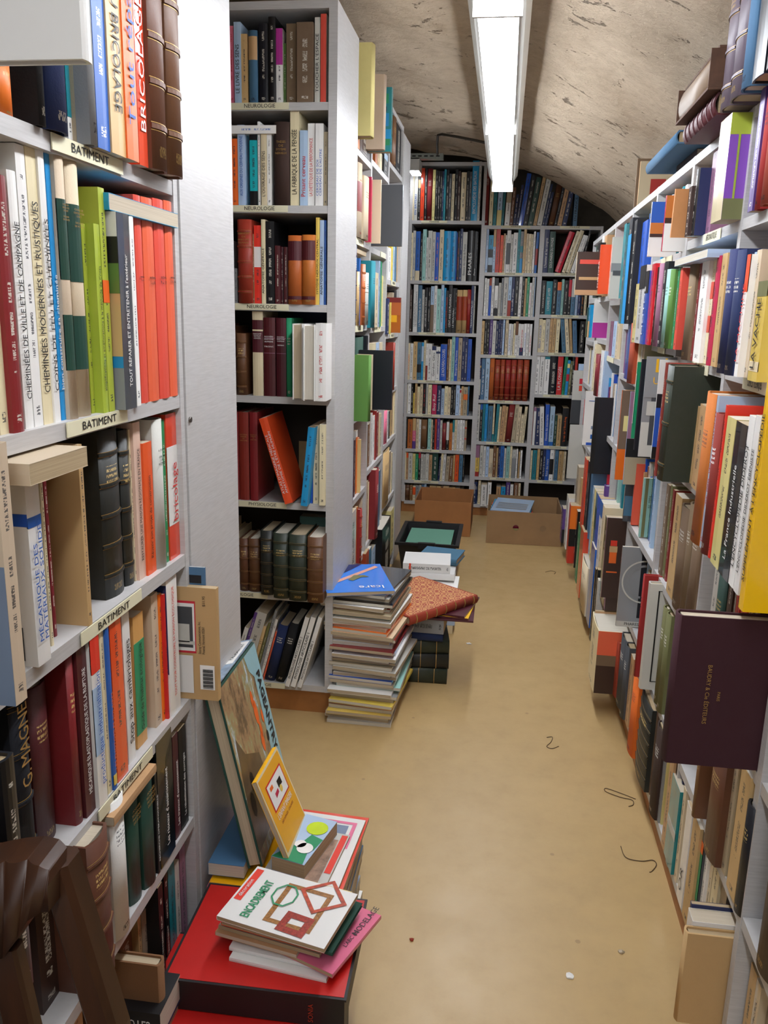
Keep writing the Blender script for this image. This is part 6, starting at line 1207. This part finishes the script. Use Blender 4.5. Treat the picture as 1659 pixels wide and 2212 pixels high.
# ------------------------------------------------------------------ chair in the left foreground
WOOD = None
def wood_mat():
    m, nt, b = nodes_new('dark_chair_wood')
    tc = N(nt, 'ShaderNodeTexCoord'); mp = N(nt, 'ShaderNodeMapping'); mp.inputs['Scale'].default_value = (18, 18, 3); nt.links.new(tc.outputs['Object'], mp.inputs[0])
    n1 = noise(nt, mp.outputs[0], 3, 4); nt.links.new(mixc(nt, n1, lin(30, 18, 12), lin(78, 46, 27)), b.inputs['Base Color']); b.inputs['Roughness'].default_value = .38; return m
WOOD = wood_mat()
ch = empty('chair', Matrix.Translation((-.47, .50, 0))); tag(ch, 'dark wooden chair with a grooved top rail, cut off in the left foreground', 'chair')
def cw(px, py, y=.5): p = on_y(px, py, y); return (float(p[0]) + .47, y - .5, float(p[2]))
# posts lean; the top rail is bowed and grooved down its front
def post(p0, p1, w, d, nm):
    a, b_ = Vector(p0), Vector(p1); mb = MB()
    c_ = min(w, d) * .18
    for q, ww in ((a, w), (b_, w * 1.05)):
        for sx, sy in ((-1, -1), (1, -1), (1, 1), (-1, 1)):
            x_, y_ = q.x + sx * ww / 2, q.y + sy * d / 2
            first, second = ((x_, y_ - sy * c_), (x_ - sx * c_, y_)) if sx * sy > 0 else ((x_ - sx * c_, y_), (x_, y_ - sy * c_))
            mb.v += [(*first, q.z), (*second, q.z)]
    n_ = 8
    for k in range(n_): mb.poly([k, n_ + k, n_ + (k + 1) % n_, (k + 1) % n_])
    mb.poly(list(range(n_))); mb.poly([n_ + k for k in range(n_)][::-1]); return mb.build(nm, WOOD, ch)
a = cw(126, 1850); b_ = cw(236, 2212)
post((a[0], 0, a[2]), (b_[0], .0, b_[2]), .024, .026, 'back_post'); post((b_[0], .0, b_[2] - .0003), (b_[0] + .05, .03, 0.0), .024, .028, 'rear_leg')
ax = [cw(px, py) for px, py in ((-330, 1905), (-250, 1872), (-170, 1852), (-80, 1846), (-10, 1842), (40, 1832), (85, 1826), (120, 1828), (143, 1838), (150, 1856))]
lo = [cw(px, py) for px, py in ((-330, 2070), (-250, 2062), (-170, 2056), (-80, 2052), (-10, 2048), (30, 2040), (62, 1995), (90, 1950), (125, 1925), (150, 1912))]
rail = MB(); n = len(ax)
def lerp(P_, t):
    t *= len(P_) - 1; i = min(int(t), len(P_) - 2); f = t - i; return [P_[i][k] + (P_[i + 1][k] - P_[i][k]) * f for k in range(3)]
NS = 180
for s_ in range(NS + 1):
    t = s_ / NS; A_, B_ = lerp(ax, t), lerp(lo, t)
    x_ = A_[0]; g = .0045 * abs(math.sin(x_ * 165)) ** .7
    bow = .014 * (1 - (2 * t - 1) ** 2) - .014
    rail.v += [(A_[0], -.014 - g + bow, A_[2]), (B_[0], -.014 - g * .4 + bow, B_[2]), (B_[0], .012 + bow, B_[2]), (A_[0], .010 + bow, A_[2] + .002)]
for s_ in range(NS):
    i = 4 * s_
    for k in range(4): rail.poly([i + k, i + (k + 1) % 4, i + 4 + (k + 1) % 4, i + 4 + k], 0, k == 0)
rail.poly([3, 2, 1, 0]); rail.poly([4 * NS, 4 * NS + 1, 4 * NS + 2, 4 * NS + 3]); rail.build('top_rail', WOOD, ch)
for px0, px1 in ((15, 78), (-110, -80), (-220, -200)):
    q0, q1 = cw(px0, 2030), cw(px1, 2300); post((q0[0], -.004, q0[2]), (q1[0], -.004, q1[2]), .026, .014, 'back_slat')
xl = ax[0][0]
post((xl + .012, 0, ax[0][2]), (xl - .02, .0, .40), .017, .024, 'back_post'); post((xl - .02, 0, .3995), (xl - .03, .03, 0), .02, .026, 'rear_leg')
sm = MB(); sm.box((xl - .01, -.30, .40), (b_[0] - .005, .0, .425)); sm.build('seat', WOOD, ch)
for xx in (xl + .01, b_[0] - .03): post((xx, -.28, .3995), (xx, -.29, 0), .025, .025, 'front_leg')

# ------------------------------------------------------------------ litter on the floor
THR = plain('brown_thread', lin(96, 74, 48), .8, .2, 40)
def thread(pts, label, r=.0009, mat=None, nm='thread'):
    P_ = [tuple(on_z(px, py, .0014)) for px, py in pts]
    # smooth through the points
    Q = []
    for i in range(len(P_) - 1):
        p0, p1, p2, p3 = (Vector(P_[max(i - 1, 0)]), Vector(P_[i]), Vector(P_[i + 1]), Vector(P_[min(i + 2, len(P_) - 1)]))
        for s_ in range(6):
            t = s_ / 6; Q.append(0.5 * ((2 * p1) + (p2 - p0) * t + (2 * p0 - 5 * p1 + 4 * p2 - p3) * t * t + (3 * p1 - p0 - 3 * p2 + p3) * t ** 3))
    Q.append(Vector(P_[-1])); mb = MB(); mb.tube(Q, r, 0, 6); tag(mb.build(nm, mat or THR), label, 'thread')
thread([(1373, 1726), (1345, 1715), (1310, 1703), (1309, 1710), (1340, 1722), (1365, 1728), (1368, 1738), (1358, 1742)], 'looped brown thread on the floor near the right plinth')
thread([(1341, 1828), (1352, 1852), (1385, 1860), (1410, 1858), (1418, 1868), (1408, 1882), (1403, 1884)], 'longer curved brown thread on the floor further forward by the right plinth')
thread([(1181, 1593), (1193, 1592), (1190, 1603), (1181, 1612), (1192, 1617), (1207, 1612)], 'small curled dark thread in the middle of the floor')
thread([(1178, 1236), (1190, 1233), (1200, 1236), (1197, 1240)], 'tiny pale ring of thread on the far floor')
def scrap(px, py, s, label, c='w'):
    p = on_z(px, py, .001); r2 = random.Random(int(px)); mb = MB(); n = 8
    pts = [(p[0] + s * r2.uniform(.5, 1) * math.cos(k * .785), p[1] + s * r2.uniform(.4, .9) * math.sin(k * .785)) for k in range(n)]
    mb.v = [(x, y, .0008 + r2.uniform(0, .004)) for x, y in pts] + [(p[0], p[1], .005)]
    for k in range(n): mb.poly([k, (k + 1) % n, n])
    mb.v += [(x, y, .0004) for x, y in pts]
    for k in range(n): mb.poly([(k + 1) % n, k, n + 1 + k, n + 1 + (k + 1) % n])
    tag(mb.build('paper_scrap', flat_mat(c)), label, 'paper scrap')
scrap(1230, 2109, .010, 'white paper scrap on the near floor'); scrap(1343, 2056, .008, 'grey fluff scrap on the floor near the beige album', 'be'); scrap(1013, 1391, .010, 'thin white paper sliver in the middle of the aisle'); scrap(890, 2030, .005, 'tiny red crumb on the near floor', 'rl')
# beige album and flat volumes by the nearest post on the right
o = jut(1474, 2205, .0765, .02, .24, 2042, 'tn', 'C', 'beige clothbound album jutting out at the foot of the nearest right post', ink='none', h=None) if False else stand((.312, 1.110, .0765), .24, .155, .018, 'tn', 'C', 'beige clothbound album jutting out at the foot of the nearest right post', sideL=False, unit=UR, ink='none', group=g1)
stand((.322, 1.1405, .0765), .2, .162, .030, 'w', 'P', 'thick white volume standing right behind the beige album, lower right', sideL=False, unit=UR, ink='none', group=g1)
stand((.326, 1.149, .0765), .2, .168, .008, 'n', 'P', 'thin navy volume standing behind the thick white one, lower right', sideL=False, unit=UR, ink='none', group=g1)

# ordinary volumes deeper in the recess, beside the ones in view
rf2 = random.Random(9)
for z_, hh_ in zip(nz_, (.24, .24, .24, .22, .26, .2, .24)):
    x_ = -.905
    while x_ < -.70:
        w_ = rf2.uniform(.014, .032); first = [b['o'].matrix_world.translation.x for r_, n_ in ROWS for b in r_ if 'neurology bookcase' in n_ and abs(b['o'].matrix_world.translation.z - z_) < .02]
        if x_ + w_ > min(first) - .012: break
        o = book(w_ - .0008, rf2.uniform(.13, .17), rf2.uniform(hh_ * .75, hh_), rf2.choice(OLD + MIX), rf2.choice('PPHC'), UN.mat(np.array([x_, YN + .012, z_ + .0003])))
        o['category'] = 'book'; o['label'] = 'small book deep in the recess'; x_ += w_
for z_ in RZ[7][:4]:
    fill(7, z_, 9, OLD + MIX, 'nearest right bay at height %d' % int(z_ * 100), h1=.19 if z_ < 1.2 else .15)
label_rows()
bpy.context.view_layer.update()
dg = bpy.context.evaluated_depsgraph_get()
for o in [o for o in bpy.data.objects if o.type == 'FONT']:     # lettering becomes plain mesh
    me = bpy.data.meshes.new_from_object(o.evaluated_get(dg))
    mo = bpy.data.objects.new('lettering', me); COL.objects.link(mo); mo.parent = o.parent; mo.matrix_local = o.matrix_local
    bpy.data.objects.remove(o)
bpy.context.view_layer.update()
# ------------------------------------------------------------------ more than 300 books are in view: the 300 that show
# largest stay objects of their own, the small rest becomes one object
from mathutils.bvhtree import BVHTree
def top(o):
    while o.parent: o = o.parent
    return o
V_, F_, OWN = [], [], []; base = 0
for o in bpy.data.objects:
    if o.type != 'MESH': continue
    me = o.data; n = len(me.vertices)
    if not n: continue
    co = np.empty(n * 3, dtype=np.float32); me.vertices.foreach_get('co', co); co = co.reshape(-1, 3)
    mw = np.array(o.matrix_world); co = co @ mw[:3, :3].T + mw[:3, 3]
    V_ += [tuple(c) for c in co.tolist()]; t_ = top(o).name
    for p in me.polygons: F_.append([base + q for q in p.vertices]); OWN.append(t_)
    base += n
tree = BVHTree.FromPolygons(V_, F_)
from collections import Counter
seen = Counter(); O_ = Vector(CC.tolist()); STEP = 6.5
py = STEP / 2
while py < H_PX:
    px = STEP / 2
    while px < W_PX:
        hit = tree.ray_cast(O_, Vector(ray(px, py).tolist()).normalized())
        if hit[2] is not None: seen[OWN[hit[2]]] += 1
        px += STEP
    py += STEP
books = [o for o in bpy.data.objects if o.parent is None and o.get('category') == 'book']
books.sort(key=lambda o: -seen[o.name])
rest = books[300:]
print('REST', len(rest), 'largest of the rest', seen[rest[0].name] if rest else 0, 'unseen', sum(1 for b in books if not seen[b.name]))
kids = {}
for o in bpy.data.objects:
    if o.parent: kids.setdefault(o.parent.name, []).append(o)
def tree_of(o):
    r = [o]
    for c in kids.get(o.name, []): r += tree_of(c)
    return r
mats, mi = [], {}
vs, fs, ms, sms, at = [], [], [], [], {'bco': [], 'bgen': [], 'seed': []}; base = 0; kill = []
for b in rest:
    for o in tree_of(b):
        kill.append(o)
        if o.type != 'MESH': continue
        me = o.data; n = len(me.vertices)
        if not n: continue
        co = np.empty(n * 3, dtype=np.float32); me.vertices.foreach_get('co', co); co = co.reshape(-1, 3)
        mw = np.array(o.matrix_world); vs.append(co @ mw[:3, :3].T + mw[:3, 3])
        for nm, k, fld in (('bco', 3, 'vector'), ('bgen', 3, 'vector'), ('seed', 1, 'value')):
            arr = np.zeros(n * k, dtype=np.float32)
            if nm in me.attributes: me.attributes[nm].data.foreach_get(fld, arr)
            at[nm].append(arr)
        lut = []
        for m in me.materials:
            if m.name not in mi: mi[m.name] = len(mats); mats.append(m)
            lut.append(mi[m.name])
        for p in me.polygons: fs.append([base + q for q in p.vertices]); ms.append(lut[p.material_index] if lut else 0); sms.append(p.use_smooth)
        base += n
if rest:
    me = bpy.data.meshes.new('small_books'); me.from_pydata(np.concatenate(vs).tolist(), [], fs)
    for m in mats: me.materials.append(m)
    me.polygons.foreach_set('material_index', ms); me.polygons.foreach_set('use_smooth', sms)
    for nm, ty, fld in (('bco', 'FLOAT_VECTOR', 'vector'), ('bgen', 'FLOAT_VECTOR', 'vector'), ('seed', 'FLOAT', 'value')):
        a = me.attributes.new(nm, ty, 'POINT'); a.data.foreach_set(fld, np.concatenate(at[nm]))
    me.update(); so_ = bpy.data.objects.new('small_books', me); COL.objects.link(so_)
    tag(so_, 'many small spines filling the distant shelves and the gaps between larger books', 'books', None, 'stuff')
for o in kill: bpy.data.objects.remove(o)
print('BOOKS', NBOOK[0])
